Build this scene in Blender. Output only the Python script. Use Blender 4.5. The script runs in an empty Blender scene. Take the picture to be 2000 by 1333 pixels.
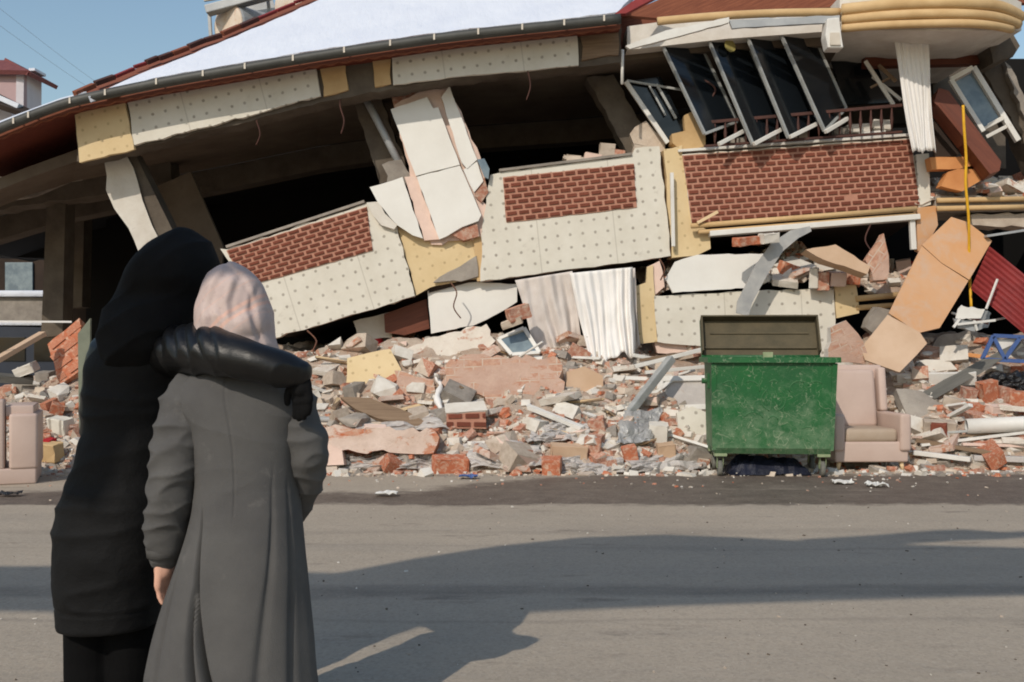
import bpy, bmesh, math, random
from mathutils import Vector, Matrix, noise
R = math.radians
C = bpy.context.scene.collection
scene = bpy.context.scene

# ------------------------------------------------------------------ camera
CAMZ = 1.27
FPX = 1944.4            # focal length in photograph pixels (2000 wide)
HOR = 691.0             # horizon row in the photograph
cam_d = bpy.data.cameras.new('camera'); cam = bpy.data.objects.new('camera', cam_d); C.objects.link(cam)
cam.location = (0, 0, CAMZ); cam.rotation_euler = (R(90), 0, 0)
cam_d.sensor_width = 36; cam_d.lens = 35; cam_d.shift_y = 0.01225
cam_d.clip_start = 0.1; cam_d.clip_end = 3000
scene.camera = cam

# ------------------------------------------------------------------ light
SUN_EL, SUN_AZ = 37.0, 26.0       # the light travels towards +Y, 26 degrees to the right
world = bpy.data.worlds.new('World'); scene.world = world; world.use_nodes = True
wn = world.node_tree.nodes; wl = world.node_tree.links
sky = wn.new('ShaderNodeTexSky'); sky.sky_type = 'NISHITA'; sky.sun_disc = False
sky.sun_elevation = R(SUN_EL); sky.sun_rotation = R(180 + SUN_AZ)
sky.air_density = 1.8; sky.dust_density = 2.4; sky.ozone_density = 3.0; sky.altitude = 900
wn['Background'].inputs['Strength'].default_value = 0.118
wl.new(sky.outputs[0], wn['Background'].inputs[0])
sun_d = bpy.data.lights.new('sun', 'SUN'); sun_d.energy = 2.7; sun_d.angle = R(0.5); sun_d.color = (1, .91, .79)
sun = bpy.data.objects.new('sun', sun_d); C.objects.link(sun)
Ld = Vector((math.sin(R(SUN_AZ))*math.cos(R(SUN_EL)), math.cos(R(SUN_AZ))*math.cos(R(SUN_EL)), -math.sin(R(SUN_EL))))
sun.rotation_euler = Ld.to_track_quat('-Z', 'Y').to_euler(); sun.location = (-8, -10, 14)
scene.view_settings.view_transform = 'Standard'; scene.view_settings.look = 'None'
scene.cycles.filter_width = 1.9
scene.view_settings.exposure = 0.04; scene.view_settings.gamma = 1; scene.view_settings.use_curve_mapping = False

# ------------------------------------------------------------------ helpers
def P(px, py, Y): return Vector(((px-1000)/FPX*Y, Y, CAMZ+(HOR-py)/FPX*Y))
def Q(px, py, Y0, tx=0.0, tz=0.0):
    """photo ray met with the plane y = Y0 + tx*x + tz*(z-2)"""
    dx, dz = (px-1000)/FPX, (HOR-py)/FPX
    t = (Y0 + tz*(CAMZ-2))/(1-tx*dx-tz*dz)
    return Vector((dx*t, t, CAMZ+dz*t))
WM = {}
def link(o, parent=None, W=None, label=None, cat=None, group=None, kind=None):
    W = W or Matrix.Identity(4)
    C.objects.link(o); WM[o] = W
    if parent is not None:
        o.parent = parent; o.matrix_basis = WM[parent].inverted() @ W
    else: o.matrix_basis = W
    if label: o['label'] = label
    if cat: o['category'] = cat
    if group: o['group'] = group
    if kind: o['kind'] = kind
    return o
def empty(name, loc, label, cat, group=None):
    o = bpy.data.objects.new(name, None); o.empty_display_size = .1
    return link(o, None, Matrix.Translation(loc), label, cat, group)
def mesh_obj(name, bm, mat, parent=None, W=None, smooth=False, **kw):
    """bm is in local coordinates of W (if W given) else world; centre it if no W"""
    if W is None:
        if bm.verts:
            c = Vector((0,0,0))
            for v in bm.verts: c += v.co
            c /= len(bm.verts)
            for v in bm.verts: v.co -= c
            W = Matrix.Translation(c)
    bmesh.ops.recalc_face_normals(bm, faces=bm.faces)
    me = bpy.data.meshes.new(name); bm.to_mesh(me); bm.free()
    mats = mat if isinstance(mat, (list, tuple)) else [mat]
    for m in mats: me.materials.append(m)
    if smooth:
        for p in me.polygons: p.use_smooth = True
    return link(bpy.data.objects.new(name, me), parent, W, **kw)
def frame_from(pts, xdir=None):
    c = sum(pts, Vector())/len(pts)
    n = Vector()
    for i, p in enumerate(pts):
        q = pts[(i+1) % len(pts)]; n += (p-c).cross(q-c)
    n.normalize()
    if n.dot(Vector((0,0,CAMZ))-c) < 0: n = -n
    u = Vector(xdir) if xdir is not None else pts[1]-pts[0]
    u = (u - n*u.dot(n)).normalized()
    if u.x < 0: u = -u
    v = n.cross(u)
    W = Matrix(((u.x,v.x,n.x,c.x),(u.y,v.y,n.y,c.y),(u.z,v.z,n.z,c.z),(0,0,0,1)))
    return W, u, v, n, c
def rough_outline(p2, seg, amp, rng):
    out = []
    for i, a in enumerate(p2):
        b = p2[(i+1) % len(p2)]; d = b-a; L = d.length
        k = max(1, int(L/seg)); nrm = Vector((-d.y, d.x)).normalized() if L > 1e-6 else Vector((0,0))
        out.append(a)
        for j in range(1, k):
            out.append(a + d*((j+rng.uniform(-.3,.3))/k) + nrm*rng.uniform(-amp, amp))
    return out
def plate(name, pts, thick, mat, parent=None, rough=0, seg=.12, xdir=None, side=None, seed=1, bev=0, **kw):
    """solid plate: the outline pts (3D, roughly planar) is its front face"""
    W, u, v, n, c = frame_from(pts, xdir)
    rng = random.Random(seed)
    p2 = [Vector(((p-c).dot(u), (p-c).dot(v))) for p in pts]
    if rough: p2 = rough_outline(p2, seg, rough, rng)
    bm = bmesh.new()
    f = [bm.verts.new((p.x, p.y, 0)) for p in p2]
    j = rough*.7
    b = [bm.verts.new((p.x+rng.uniform(-j,j), p.y+rng.uniform(-j,j), -thick)) for p in p2]
    bm.faces.new(f); bm.faces.new(list(reversed(b)))
    for i in range(len(f)):
        k = (i+1) % len(f)
        fc = bm.faces.new((f[i], b[i], b[k], f[k]))
        if side: fc.material_index = 1
    if bev:
        bmesh.ops.bevel(bm, geom=[e for e in bm.edges], offset=bev, segments=1, affect='EDGES')
    mats = [mat, side] if side else [mat]
    return mesh_obj(name, bm, mats, parent, W, **kw)
def px_plate(name, px, Y, thick, mat, parent=None, tx=0, tz=0, **kw):
    return plate(name, [Q(a, b, Y, tx, tz) for a, b in px], thick, mat, parent, **kw)
def bm_bar(bm, a, b, w, h, up=(0,0,1)):
    a, b = Vector(a), Vector(b); d = (b-a).normalized(); up = Vector(up)
    s = d.cross(up)
    if s.length < 1e-4: s = d.cross(Vector((1,0,0)))
    s.normalize(); t = s.cross(d)
    vs = []
    for p in (a, b):
        for i, j in ((-1,-1),(1,-1),(1,1),(-1,1)): vs.append(bm.verts.new(p+s*(i*w/2)+t*(j*h/2)))
    for q in ((3,2,1,0),(4,5,6,7),(0,1,5,4),(1,2,6,5),(2,3,7,6),(3,0,4,7)): bm.faces.new([vs[i] for i in q])
def bar(name, a, b, w, h, mat, parent=None, up=(0,0,1), **kw):
    a, b = Vector(a), Vector(b); c = (a+b)/2
    d = (b-a).normalized(); s = d.cross(Vector(up))
    if s.length < 1e-4: s = d.cross(Vector((1,0,0)))
    s.normalize(); t = s.cross(d); L = (b-a).length/2
    W = Matrix(((d.x,s.x,t.x,c.x),(d.y,s.y,t.y,c.y),(d.z,s.z,t.z,c.z),(0,0,0,1)))
    bm = bmesh.new(); bm_box(bm, (0,0,0), (2*L, w, h), bev=min(w,h)*.12)
    return mesh_obj(name, bm, mat, parent, W, **kw)
def bm_box(bm, c, s, rot=None, bev=0):
    M = Matrix.Translation(c) @ (rot.to_4x4() if rot else Matrix.Identity(4)) @ Matrix.Diagonal((s[0],s[1],s[2],1))
    r = bmesh.ops.create_cube(bm, size=1, matrix=M)
    if bev:
        es = set(e for v in r['verts'] for e in v.link_edges)
        bmesh.ops.bevel(bm, geom=list(es), offset=bev, segments=2, affect='EDGES', profile=.6)
def box(name, c, s, mat, parent=None, rotz=0, bev=0.004, smooth=False, **kw):
    bm = bmesh.new(); bm_box(bm, (0,0,0), s, None, bev)
    return mesh_obj(name, bm, mat, parent, Matrix.Translation(c) @ Matrix.Rotation(rotz, 4, 'Z'), smooth, **kw)
def bm_tube(bm, path, rad, n=10, cap=True, squash=None):
    path = [Vector(p) for p in path]; rings = []
    if not hasattr(rad, '__len__'): rad = [rad]*len(path)
    ref = None
    for i, p in enumerate(path):
        d = (path[min(i+1,len(path)-1)] - path[max(i-1,0)]).normalized()
        if ref is None:
            ref = d.orthogonal().normalized()
        ref = (ref - d*ref.dot(d)).normalized(); s = d.cross(ref)
        rings.append([bm.verts.new(p + (ref*math.cos(2*math.pi*k/n) + s*math.sin(2*math.pi*k/n))*rad[i]) for k in range(n)])
    for a, b in zip(rings, rings[1:]):
        for k in range(n): bm.faces.new((a[k], a[(k+1)%n], b[(k+1)%n], b[k]))
    if cap:
        bm.faces.new(list(reversed(rings[0]))); bm.faces.new(rings[-1])
def tube(name, path, rad, mat, parent=None, n=10, smooth=True, **kw):
    bm = bmesh.new(); bm_tube(bm, path, rad, n)
    return mesh_obj(name, bm, mat, parent, None, smooth, **kw)
def smooth_path(pts, k=6):
    pts = [Vector(p) for p in pts]; out = []
    for i in range(len(pts)-1):
        p0, p1, p2, p3 = pts[max(i-1,0)], pts[i], pts[i+1], pts[min(i+2,len(pts)-1)]
        for j in range(k):
            t = j/k
            out.append(.5*((2*p1)+(p2-p0)*t+(2*p0-5*p1+4*p2-p3)*t*t+(3*p1-p0-3*p2+p3)*t**3))
    out.append(pts[-1]); return out
def chunk_mesh(name, dims, seed, mats, n=14, boxy=.6):
    """a fractured block: the hull of points spread near the faces of a box"""
    rng = random.Random(seed); bm = bmesh.new()
    for sx in (-1,1):
        for sy in (-1,1):
            for sz in (-1,1):
                if rng.random() < boxy:
                    bm.verts.new((sx*dims[0]/2*rng.uniform(.82,1), sy*dims[1]/2*rng.uniform(.82,1), sz*dims[2]/2*rng.uniform(.82,1)))
    for i in range(n):
        v = Vector((rng.uniform(-1,1), rng.uniform(-1,1), rng.uniform(-1,1))); a = rng.randrange(3)
        v[a] = math.copysign(rng.uniform(.75,1), v[a])
        bm.verts.new((v.x*dims[0]/2*.95, v.y*dims[1]/2*.95, v.z*dims[2]/2*.95))
    r = bmesh.ops.convex_hull(bm, input=bm.verts)
    bmesh.ops.delete(bm, geom=[g for g in set(r['geom_interior']+r['geom_unused']) if isinstance(g, bmesh.types.BMVert)], context='VERTS')
    bmesh.ops.recalc_face_normals(bm, faces=bm.faces)
    for f in bm.faces: f.material_index = rng.randrange(len(mats)) if len(mats) > 1 and rng.random() < .5 else 0
    me = bpy.data.meshes.new(name); bm.to_mesh(me); bm.free()
    for m in mats: me.materials.append(m)
    return me

# ------------------------------------------------------------------ materials
def lin(r, g, b):
    f = lambda v: ((v/255+.055)/1.055)**2.4 if v > 10 else v/255/12.92
    return (f(r), f(g), f(b), 1)
class NT:
    def __init__(s, name):
        s.m = bpy.data.materials.new(name); s.m.use_nodes = True
        s.n = s.m.node_tree.nodes; s.l = s.m.node_tree.links
        s.b = s.n['Principled BSDF']; s.tc = s.n.new('ShaderNodeTexCoord')
    def L(s, a, b): s.l.new(a, b)
    def noise(s, co, scale, detail=5, rough=.6, dist=0):
        x = s.n.new('ShaderNodeTexNoise'); x.inputs['Scale'].default_value = scale; x.inputs['Detail'].default_value = detail
        x.inputs['Roughness'].default_value = rough; x.inputs['Distortion'].default_value = dist
        s.L(co, x.inputs['Vector']); return x.outputs[0]
    def ramp(s, v, a, b, c0=(0,0,0,1), c1=(1,1,1,1)):
        x = s.n.new('ShaderNodeValToRGB'); x.color_ramp.elements[0].position = a; x.color_ramp.elements[1].position = b
        x.color_ramp.elements[0].color = c0; x.color_ramp.elements[1].color = c1; s.L(v, x.inputs[0]); return x.outputs[0]
    def mix(s, f, a, b, mode='MIX'):
        x = s.n.new('ShaderNodeMix'); x.data_type = 'RGBA'; x.blend_type = mode
        for v, i in ((f, 0), (a, 6), (b, 7)):
            if hasattr(v, 'links') or hasattr(v, 'is_linked'): s.L(v, x.inputs[i])
            else: x.inputs[i].default_value = v
        return x.outputs[2]
    def math(s, op, a, b=0.0, c=None):
        x = s.n.new('ShaderNodeMath'); x.operation = op
        for i, v in enumerate((a, b) if c is None else (a, b, c)):
            if hasattr(v, 'is_linked'): s.L(v, x.inputs[i])
            else: x.inputs[i].default_value = v
        return x.outputs[0]
    def mapping(s, co, scale=(1,1,1), rot=(0,0,0), loc=(0,0,0)):
        x = s.n.new('ShaderNodeMapping'); x.inputs['Scale'].default_value = scale; x.inputs['Rotation'].default_value = rot
        x.inputs['Location'].default_value = loc
        s.L(co, x.inputs['Vector']); return x.outputs[0]
    def sep(s, co):
        x = s.n.new('ShaderNodeSeparateXYZ'); s.L(co, x.inputs[0]); return x.outputs
    def bump(s, h, strength, dist=.01):
        x = s.n.new('ShaderNodeBump'); x.inputs['Strength'].default_value = strength; x.inputs['Distance'].default_value = dist
        if s.b.inputs['Normal'].is_linked: s.L(s.b.inputs['Normal'].links[0].from_socket, x.inputs['Normal'])
        s.L(h, x.inputs['Height']); s.L(x.outputs[0], s.b.inputs['Normal'])
    def rnd(s):
        x = s.n.new('ShaderNodeObjectInfo'); return x.outputs['Random']
    def seedco(s, amt=20):
        """object coordinates shifted per object so that copies differ"""
        x = s.n.new('ShaderNodeVectorMath'); x.operation = 'ADD'; s.L(s.tc.outputs['Object'], x.inputs[0])
        m = s.math('MULTIPLY', s.rnd(), amt); c = s.n.new('ShaderNodeCombineXYZ')
        for i in range(3): s.L(m, c.inputs[i])
        s.L(c.outputs[0], x.inputs[1]); return x.outputs[0]
def M(name, c1, c2, scale=3, rough=.85, bump=.3, bscale=40, dust=None, damt=.45, var=.0, metal=0, spec=.3, stretch=(1,1,1), bdist=.01):
    t = NT(name); co = t.seedco(); co2 = t.mapping(co, stretch)
    col = t.mix(t.ramp(t.noise(co2, scale, 6, .65), .32, .68), c1, c2)
    if dust: col = t.mix(t.ramp(t.noise(co, scale*2.3, 8, .72, .4), 1-damt, min(1.0, 1-damt+.22)), col, dust)
    if var:
        hs = t.n.new('ShaderNodeHueSaturation'); t.L(col, hs.inputs['Color'])
        t.L(t.math('MULTIPLY_ADD', t.rnd(), 2*var, 1-var), hs.inputs['Value']); col = hs.outputs[0]
    t.L(col, t.b.inputs['Base Color'])
    t.b.inputs['Roughness'].default_value = rough; t.b.inputs['Metallic'].default_value = metal
    t.b.inputs['Specular IOR Level'].default_value = spec
    if bump: t.bump(t.noise(co, bscale, 6, .7), bump, bdist)
    return t.m
def dotted(name, base, base2, dot, pitch=.165, rad=.023, amt=.75):
    t = NT(name); co = t.tc.outputs['Object']; so = t.sep(co)
    fx = t.math('SUBTRACT', t.math('FRACT', t.math('DIVIDE', so[0], pitch)), .5)
    fy = t.math('SUBTRACT', t.math('FRACT', t.math('DIVIDE', so[1], pitch)), .5)
    d = t.math('MULTIPLY', t.math('SQRT', t.math('ADD', t.math('MULTIPLY', fx, fx), t.math('MULTIPLY', fy, fy))), pitch)
    d = t.math('ADD', d, t.math('MULTIPLY_ADD', t.noise(co, 30, 3), .016, -.008))
    k = t.math('MULTIPLY', t.ramp(d, rad*.75, rad*1.25, (1,1,1,1), (0,0,0,1)), t.math('MULTIPLY_ADD', t.noise(co, 7, 2), .7, amt-.35))
    col = t.mix(t.ramp(t.noise(co, 2.2, 7, .7), .35, .75), base, base2)
    dirt = t.ramp(t.noise(co, 5, 9, .75, .5), .6, .82)
    col = t.mix(t.math('MULTIPLY', dirt, .55), col, lin(120,108,92))
    # thin joints between the insulation boards
    jx = t.math('ABSOLUTE', t.math('SUBTRACT', t.math('FRACT', t.math('DIVIDE', so[0], 1.0)), .5))
    jn = t.ramp(jx, .004, .009, (1,1,1,1), (0,0,0,1))
    col = t.mix(t.math('MULTIPLY', jn, .3), col, lin(120,110,95))
    t.L(t.mix(k, col, dot), t.b.inputs['Base Color'])
    t.b.inputs['Roughness'].default_value = .85; t.b.inputs['Specular IOR Level'].default_value = .25
    t.bump(t.noise(co, 55, 5, .7), .25, .01); t.bump(k, -.35, .01)
    return t.m
m_white_board = dotted('white_insulation_board', lin(214,209,197), lin(200,194,180), lin(132,124,112), rad=.019, amt=.7)
m_cream_board = dotted('yellow_insulation_board', lin(214,192,152), lin(202,178,136), lin(140,116,80), rad=.017, amt=.45)
m_brick_slip = M('brick_slip', lin(124,70,54), lin(106,57,44), 9, .9, .5, 90, lin(160,112,92), .3, var=.16)
m_mortar = M('brick_mortar', lin(180,132,112), lin(166,118,99), 8, .9, .4, 70)
m_plaster = M('white_plaster', lin(216,211,202), lin(196,188,176), 3, .9, .35, 30, lin(150,138,122), .36, var=.06)
m_clean_white = M('white_foam_board', lin(226,224,218), lin(216,213,206), 1.6, .8, .12, 50, lin(190,180,165), .26)
m_brick = M('red_hollow_brick', lin(174,122,100), lin(156,102,82), 7, .95, .6, 45, lin(196,176,158), .55, var=.14)
m_brick2 = M('orange_brick', lin(186,112,80), lin(164,96,70), 7, .95, .6, 45, lin(200,178,156), .52, var=.14)
m_mortar_chunk = M('mortar_and_plaster', lin(196,182,166), lin(172,156,140), 6, .95, .7, 30, lin(150,128,112), .42, var=.14)
m_pink_plaster = M('pink_plaster', lin(222,196,182), lin(204,178,164), 3, .9, .4, 35, lin(178,128,106), .36, var=.08)
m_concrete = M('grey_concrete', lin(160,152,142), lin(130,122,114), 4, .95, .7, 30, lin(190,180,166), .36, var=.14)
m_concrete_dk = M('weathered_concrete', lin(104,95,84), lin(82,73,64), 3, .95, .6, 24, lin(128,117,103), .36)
m_tan_board = M('tan_board', lin(198,170,144), lin(184,154,126), 2, .8, .2, 40, lin(176,160,142), .34)
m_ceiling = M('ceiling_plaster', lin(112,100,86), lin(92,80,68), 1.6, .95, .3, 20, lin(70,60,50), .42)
m_dark_wall = M('shade_brown_interior', lin(64,52,44), lin(44,36,32), 1.5, .95, .3, 20)  # shade of the rooms put into a dark brown, reused on other dark parts
m_black_wall = M('shade_black_interior', lin(22,20,19), lin(16,15,14), 1.5, .95, .2, 20)  # near-black base paints the depth of the unlit rooms
m_red_soffit = M('red_brown_soffit', lin(116,58,44), lin(92,44,34), 5, .7, .2, 30, stretch=(1,8,8))
m_wood_fascia = M('brown_wood_fascia', lin(140,84,60), lin(108,60,44), 9, .75, .4, 40, lin(88,58,46), .36, stretch=(.4,6,6))
m_gutter = M('charcoal_gutter', lin(74,74,70), lin(58,58,55), 4, .55, .1, 20, lin(112,108,98), .26, spec=.4)
m_bracket = M('pale_bracket', lin(205,196,182), lin(190,180,165), 8, .6, .1)
m_red_tile = M('red_roof_sheet', lin(140,52,50), lin(116,42,42), 5, .6, .3, 30, lin(176,120,110), .3)
m_alu = M('grey_aluminium', lin(176,178,176), lin(150,152,150), 6, .5, .1, 40, lin(196,190,178), .3, metal=.25)
m_pvc = M('white_pvc', lin(220,218,212), lin(204,200,193), 3, .5, .1, 40, lin(180,170,156), .28)
m_cream_mould = M('cream_moulding', lin(202,172,128), lin(184,152,108), 3, .8, .2, 40, lin(170,136,92), .3)
m_dark_wood = M('dark_brown_veneer', lin(112,62,44), lin(92,50,36), 6, .5, .1, 40, stretch=(.4,5,5))
m_orange_wood = M('orange_particle_board', lin(210,148,94), lin(188,124,74), 3, .7, .2, 60, lin(180,120,76), .35)
m_plywood = M('orange_plywood', lin(198,158,124), lin(194,144,98), 1.3, .7, .12, 40, lin(188,160,138), .52)
m_plank = M('weathered_plank', lin(138,116,94), lin(112,92,74), 5, .85, .4, 60, lin(160,144,124), .36, stretch=(.4,6,6))
m_greyplank = M('grey_painted_board', lin(108,106,100), lin(86,84,80), 4, .8, .3, 40, stretch=(.4,5,5))
m_curtain = M('white_curtain_cloth', lin(228,225,221), lin(218,214,209), 2, .9, .15, 200)
m_net = M('net_curtain_cloth', lin(212,204,198), lin(196,186,178), 4, .9, .3, 160, lin(178,164,154), .36)
m_chair = M('beige_leatherette', lin(196,174,162), lin(185,162,150), 2, .6, .15, 120, lin(166,144,128), .36, spec=.3)
m_chair_dirty = M('stained_cushion', lin(176,158,140), lin(162,142,122), 2, .7, .2, 80, lin(118,92,66), .42)
m_metal_rust = M('rusty_sheet', lin(218,208,196), lin(204,182,158), 4, .7, .3, 40, lin(184,106,56), .46)
m_grey_sheet = M('galvanised_sheet', lin(176,178,178), lin(150,152,154), 3, .55, .15, 30, metal=.2)
m_steel = M('bent_grey_steel', lin(178,176,172), lin(150,150,150), 5, .5, .2, 30, metal=.2)
m_yellow = M('yellow_pipe_paint', lin(230,180,48), lin(214,160,40), 5, .5, .1)
m_black_rail = M('brown_iron', lin(86,54,46), lin(64,42,38), 8, .7, .3, 60)
m_black_plastic = M('black_plastic_bag', lin(30,30,32), lin(22,22,24), 6, .3, .5, 14, spec=.5, bdist=.05)
m_navy = M('navy_plastic', lin(34,38,54), lin(26,28,40), 4, .45, .4, 14, lin(80,84,96), .3, bdist=.03)
m_blue = M('blue_plastic', lin(74,98,150), lin(64,86,134), 4, .5, .1)
m_greysheet = M('grey_plastic_sheet', lin(190,184,178), lin(170,164,160), 4, .75, .4, 20, lin(168,150,136), .42, bdist=.02)
m_red_cloth = M('red_cloth', lin(190,44,48), lin(160,34,40), 6, .8, .3, 60)
m_rubber = M('grey_rubber', lin(120,118,110), lin(92,92,86), 6, .8, .2)
m_pale_wood = M('pale_wood', lin(222,196,156), lin(206,178,138), 5, .7, .2, 60, stretch=(.4,6,6))

m_rebar = M('rusty_rebar', lin(112,78,62), lin(88,60,50), 12, .85, .3, 60)
# snow
t = NT('snow'); co = t.tc.outputs['Object']
t.L(t.mix(t.ramp(t.noise(co, 1.2, 6), .3, .7), lin(214,218,226), lin(204,209,220)), t.b.inputs['Base Color'])
t.b.inputs['Roughness'].default_value = .7
t.bump(t.noise(t.mapping(co, (1,.35,1)), 2.5, 7), .6, .08); t.bump(t.noise(co, 60, 4), .2, .01); m_snow = t.m
# dark reflective glass
t = NT('dark_glass'); t.b.inputs['Base Color'].default_value = lin(22,26,30); t.b.inputs['Roughness'].default_value = .06
t.b.inputs['Specular IOR Level'].default_value = .5
co = t.seedco(); t.L(t.ramp(t.noise(co, 3, 5), .3, .8, (.04,.04,.04,1), (.22,.22,.22,1)), t.b.inputs['Roughness']); m_glass = t.m
t = NT('grey_window_glass'); co = t.seedco()
t.L(t.mix(t.ramp(t.noise(co, 4, 6), .4, .7), lin(96,112,124), lin(132,146,152)), t.b.inputs['Base Color'])
t.b.inputs['Roughness'].default_value = .15; m_glass_grey = t.m
# road
t = NT('dusty_asphalt'); co = t.tc.outputs['Object']; s = t.sep(co)
st = t.mapping(co, (.18, 1.5, 1))
col = t.mix(t.ramp(t.noise(co, .8, 8, .65), .3, .7), lin(174,160,142), lin(161,148,131))
col = t.mix(t.math('MULTIPLY', t.ramp(t.noise(st, 1.6, 6, .6), .48, .7), .32), col, lin(138,130,120))
col = t.mix(t.math('MULTIPLY', t.ramp(t.noise(t.mapping(co, (.5,1.6,1)), 1.9, 7, .7), .59, .67), .6), col, lin(104,92,82))   # patches of drying mud
col = t.mix(t.math('MULTIPLY', t.ramp(t.noise(co, 26, 6, .75), .64, .72), .5), col, lin(104,96,88))
col = t.mix(t.math('MULTIPLY', t.ramp(t.noise(co, 120, 3, .8), .35, .75), .35), col, lin(176,166,152))
# tyre tracks
w = t.math('MULTIPLY_ADD', t.noise(t.mapping(co, (.25,1,1)), 1.3, 3), .6, -.3)
yy = t.math('ADD', s[1], w)
for yc, ww, k in ((5.35,.10,.45),(4.75,.03,.2),(7.1,.08,.16),(6.5,.03,.14)):
    d = t.math('ABSOLUTE', t.math('SUBTRACT', yy, yc))
    kk = t.math('MULTIPLY', t.ramp(d, ww*.5, ww*1.6, (1,1,1,1), (0,0,0,1)), t.math('MULTIPLY', t.noise(t.mapping(co,(.6,2,1)), 3, 4), k*1.8))
    col = t.mix(kk, col, lin(96,90,84))
# the damp gutter strip along the rubble
ed = t.math('ADD', t.math('MULTIPLY_ADD', t.noise(t.mapping(co, (.5,1.2,1)), .9, 7, .65), 1.6, -.8), t.math('MULTIPLY_ADD', t.noise(t.mapping(co, (.7,1,1)), 6, 8, .75), 1.5, -.75))
y2 = t.math('ADD', s[1], ed)
hi = t.math('ADD', t.math('MULTIPLY', t.ramp(s[0], 0, 1), 0), 9.45)
xr = t.n.new('ShaderNodeMapRange'); xr.inputs[1].default_value = -1.2; xr.inputs[2].default_value = .9; xr.inputs[3].default_value = 9.25; xr.inputs[4].default_value = 10.6; t.L(s[0], xr.inputs[0])
a = t.ramp(t.math('SUBTRACT', s[1], t.math('MULTIPLY_ADD', ed, .35, 8.3)), 0, .12)
b_ = t.math('SUBTRACT', t.math('ADD', xr.outputs[0], t.math('MULTIPLY', ed, .8)), s[1])
b_ = t.ramp(b_, 0, .3)
wet = t.math('MULTIPLY', t.math('MULTIPLY', a, b_), t.ramp(t.noise(t.mapping(co, (.35,2.2,1)), 1.5, 7, .7), .22, .44))
mud = t.mix(t.ramp(t.noise(co, 5, 6, .7), .35, .7), lin(78,67,60), lin(108,96,86))
col = t.mix(t.math('MULTIPLY', wet, .92), col, mud)
t.L(col, t.b.inputs['Base Color'])
t.L(t.mix(wet, (.9,.9,.9,1), (.6,.6,.6,1)), t.b.inputs['Roughness']); t.b.inputs['Specular IOR Level'].default_value = .25
gr = t.n.new('ShaderNodeTexVoronoi'); gr.inputs['Scale'].default_value = 75; t.L(co, gr.inputs['Vector'])
col = t.mix(t.math('MULTIPLY', t.ramp(gr.outputs['Color'], .55, .95), .28), col, lin(112,104,96)); col = t.mix(t.math('MULTIPLY', t.ramp(gr.outputs['Color'], .05, .35, (1,1,1,1), (0,0,0,1)), .22), col, lin(190,180,166))
t.L(col, t.b.inputs['Base Color']); t.bump(t.noise(co, 90, 6, .75), .5, .008); t.bump(t.noise(co, 7, 6, .7), .35, .03); m_road = t.m
# rubble ground
t = NT('rubble_dust'); co = t.tc.outputs['Object']
col = t.mix(t.ramp(t.noise(co, 2.2, 8, .7), .35, .65), lin(204,186,168), lin(176,152,134))
col = t.mix(t.ramp(t.noise(co, 9, 8, .75), .56, .66), col, lin(178,124,98))
col = t.mix(t.ramp(t.noise(t.mapping(co, (1,1,1), loc=(7,3,1)), 11, 8, .75), .58, .68), col, lin(208,198,184))
col = t.mix(t.ramp(t.noise(t.mapping(co, (1,1,1), loc=(2,9,5)), 6, 8, .75), .62, .7), col, lin(96,84,74))
t.L(col, t.b.inputs['Base Color']); t.b.inputs['Roughness'].default_value = .95; t.b.inputs['Specular IOR Level'].default_value = .2
t.bump(t.noise(co, 14, 9, .8), .8, .06); t.bump(t.noise(co, 60, 6, .8), .5, .015); m_rubble = t.m

def patched(name, base, base2, brick, frac=.55, joints=.0):
    t = NT(name); co = t.seedco()
    col = t.mix(t.ramp(t.noise(co, 3, 7, .7), .35, .65), base, base2)
    m = t.ramp(t.noise(t.mapping(co, (.8,1.6,1), loc=(3,5,1)), 2.6, 9, .72, .6), frac-.02, frac+.03)
    bc = t.mix(t.ramp(t.noise(co, 12, 6, .7), .35, .7), brick, lin(204,168,144))
    if joints:
        br = t.n.new('ShaderNodeTexBrick'); br.inputs['Scale'].default_value = 1; br.inputs['Brick Width'].default_value = .22; br.inputs['Row Height'].default_value = .10; br.inputs['Mortar Size'].default_value = .007
        br.inputs['Color1'].default_value = (1,1,1,1); br.inputs['Color2'].default_value = (.8,.8,.8,1); br.inputs['Mortar'].default_value = (0,0,0,1)
        t.L(t.tc.outputs['Object'], br.inputs['Vector']); bc = t.mix(t.math('SUBTRACT', 1.0, br.outputs['Color']), bc, lin(198,180,162)); t.bump(br.outputs['Color'], .3, .01)
    col = t.mix(m, col, bc)
    col = t.mix(t.math('MULTIPLY', t.ramp(t.noise(co, 7, 9, .78), .6, .7), .5), col, lin(146,126,110))
    t.L(col, t.b.inputs['Base Color']); t.b.inputs['Roughness'].default_value = .95; t.b.inputs['Specular IOR Level'].default_value = .2
    t.bump(m, -.5, .02); t.bump(t.noise(co, 24, 9, .8), .7, .03); return t.m
m_patch = patched('plastered_masonry', lin(222,200,186), lin(204,180,164), lin(186,108,74), .55)
m_patch_brick = patched('dusty_brickwork', lin(198,168,150), lin(182,148,130), lin(174,118,94), .52, .3)
m_patch_white = patched('chipped_white_plaster', lin(226,218,206), lin(208,196,182), lin(176,112,88), .60)
# ------------------------------------------------------------------ ground
bm = bmesh.new()
xs = [-900,-60,-14] + [-12+i*.8 for i in range(31)] + [14,60,900]
ys = [-60,-14] + [-4+i*.8 for i in range(22)] + [16,30,90,900]
gv = [[bm.verts.new((x, y, 0)) for x in xs] for y in ys]
for j in range(len(ys)-1):
    for i in range(len(xs)-1): bm.faces.new((gv[j][i], gv[j][i+1], gv[j+1][i+1], gv[j+1][i]))
mesh_obj('road', bm, m_road, None, Matrix.Identity(4), kind='structure')

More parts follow.
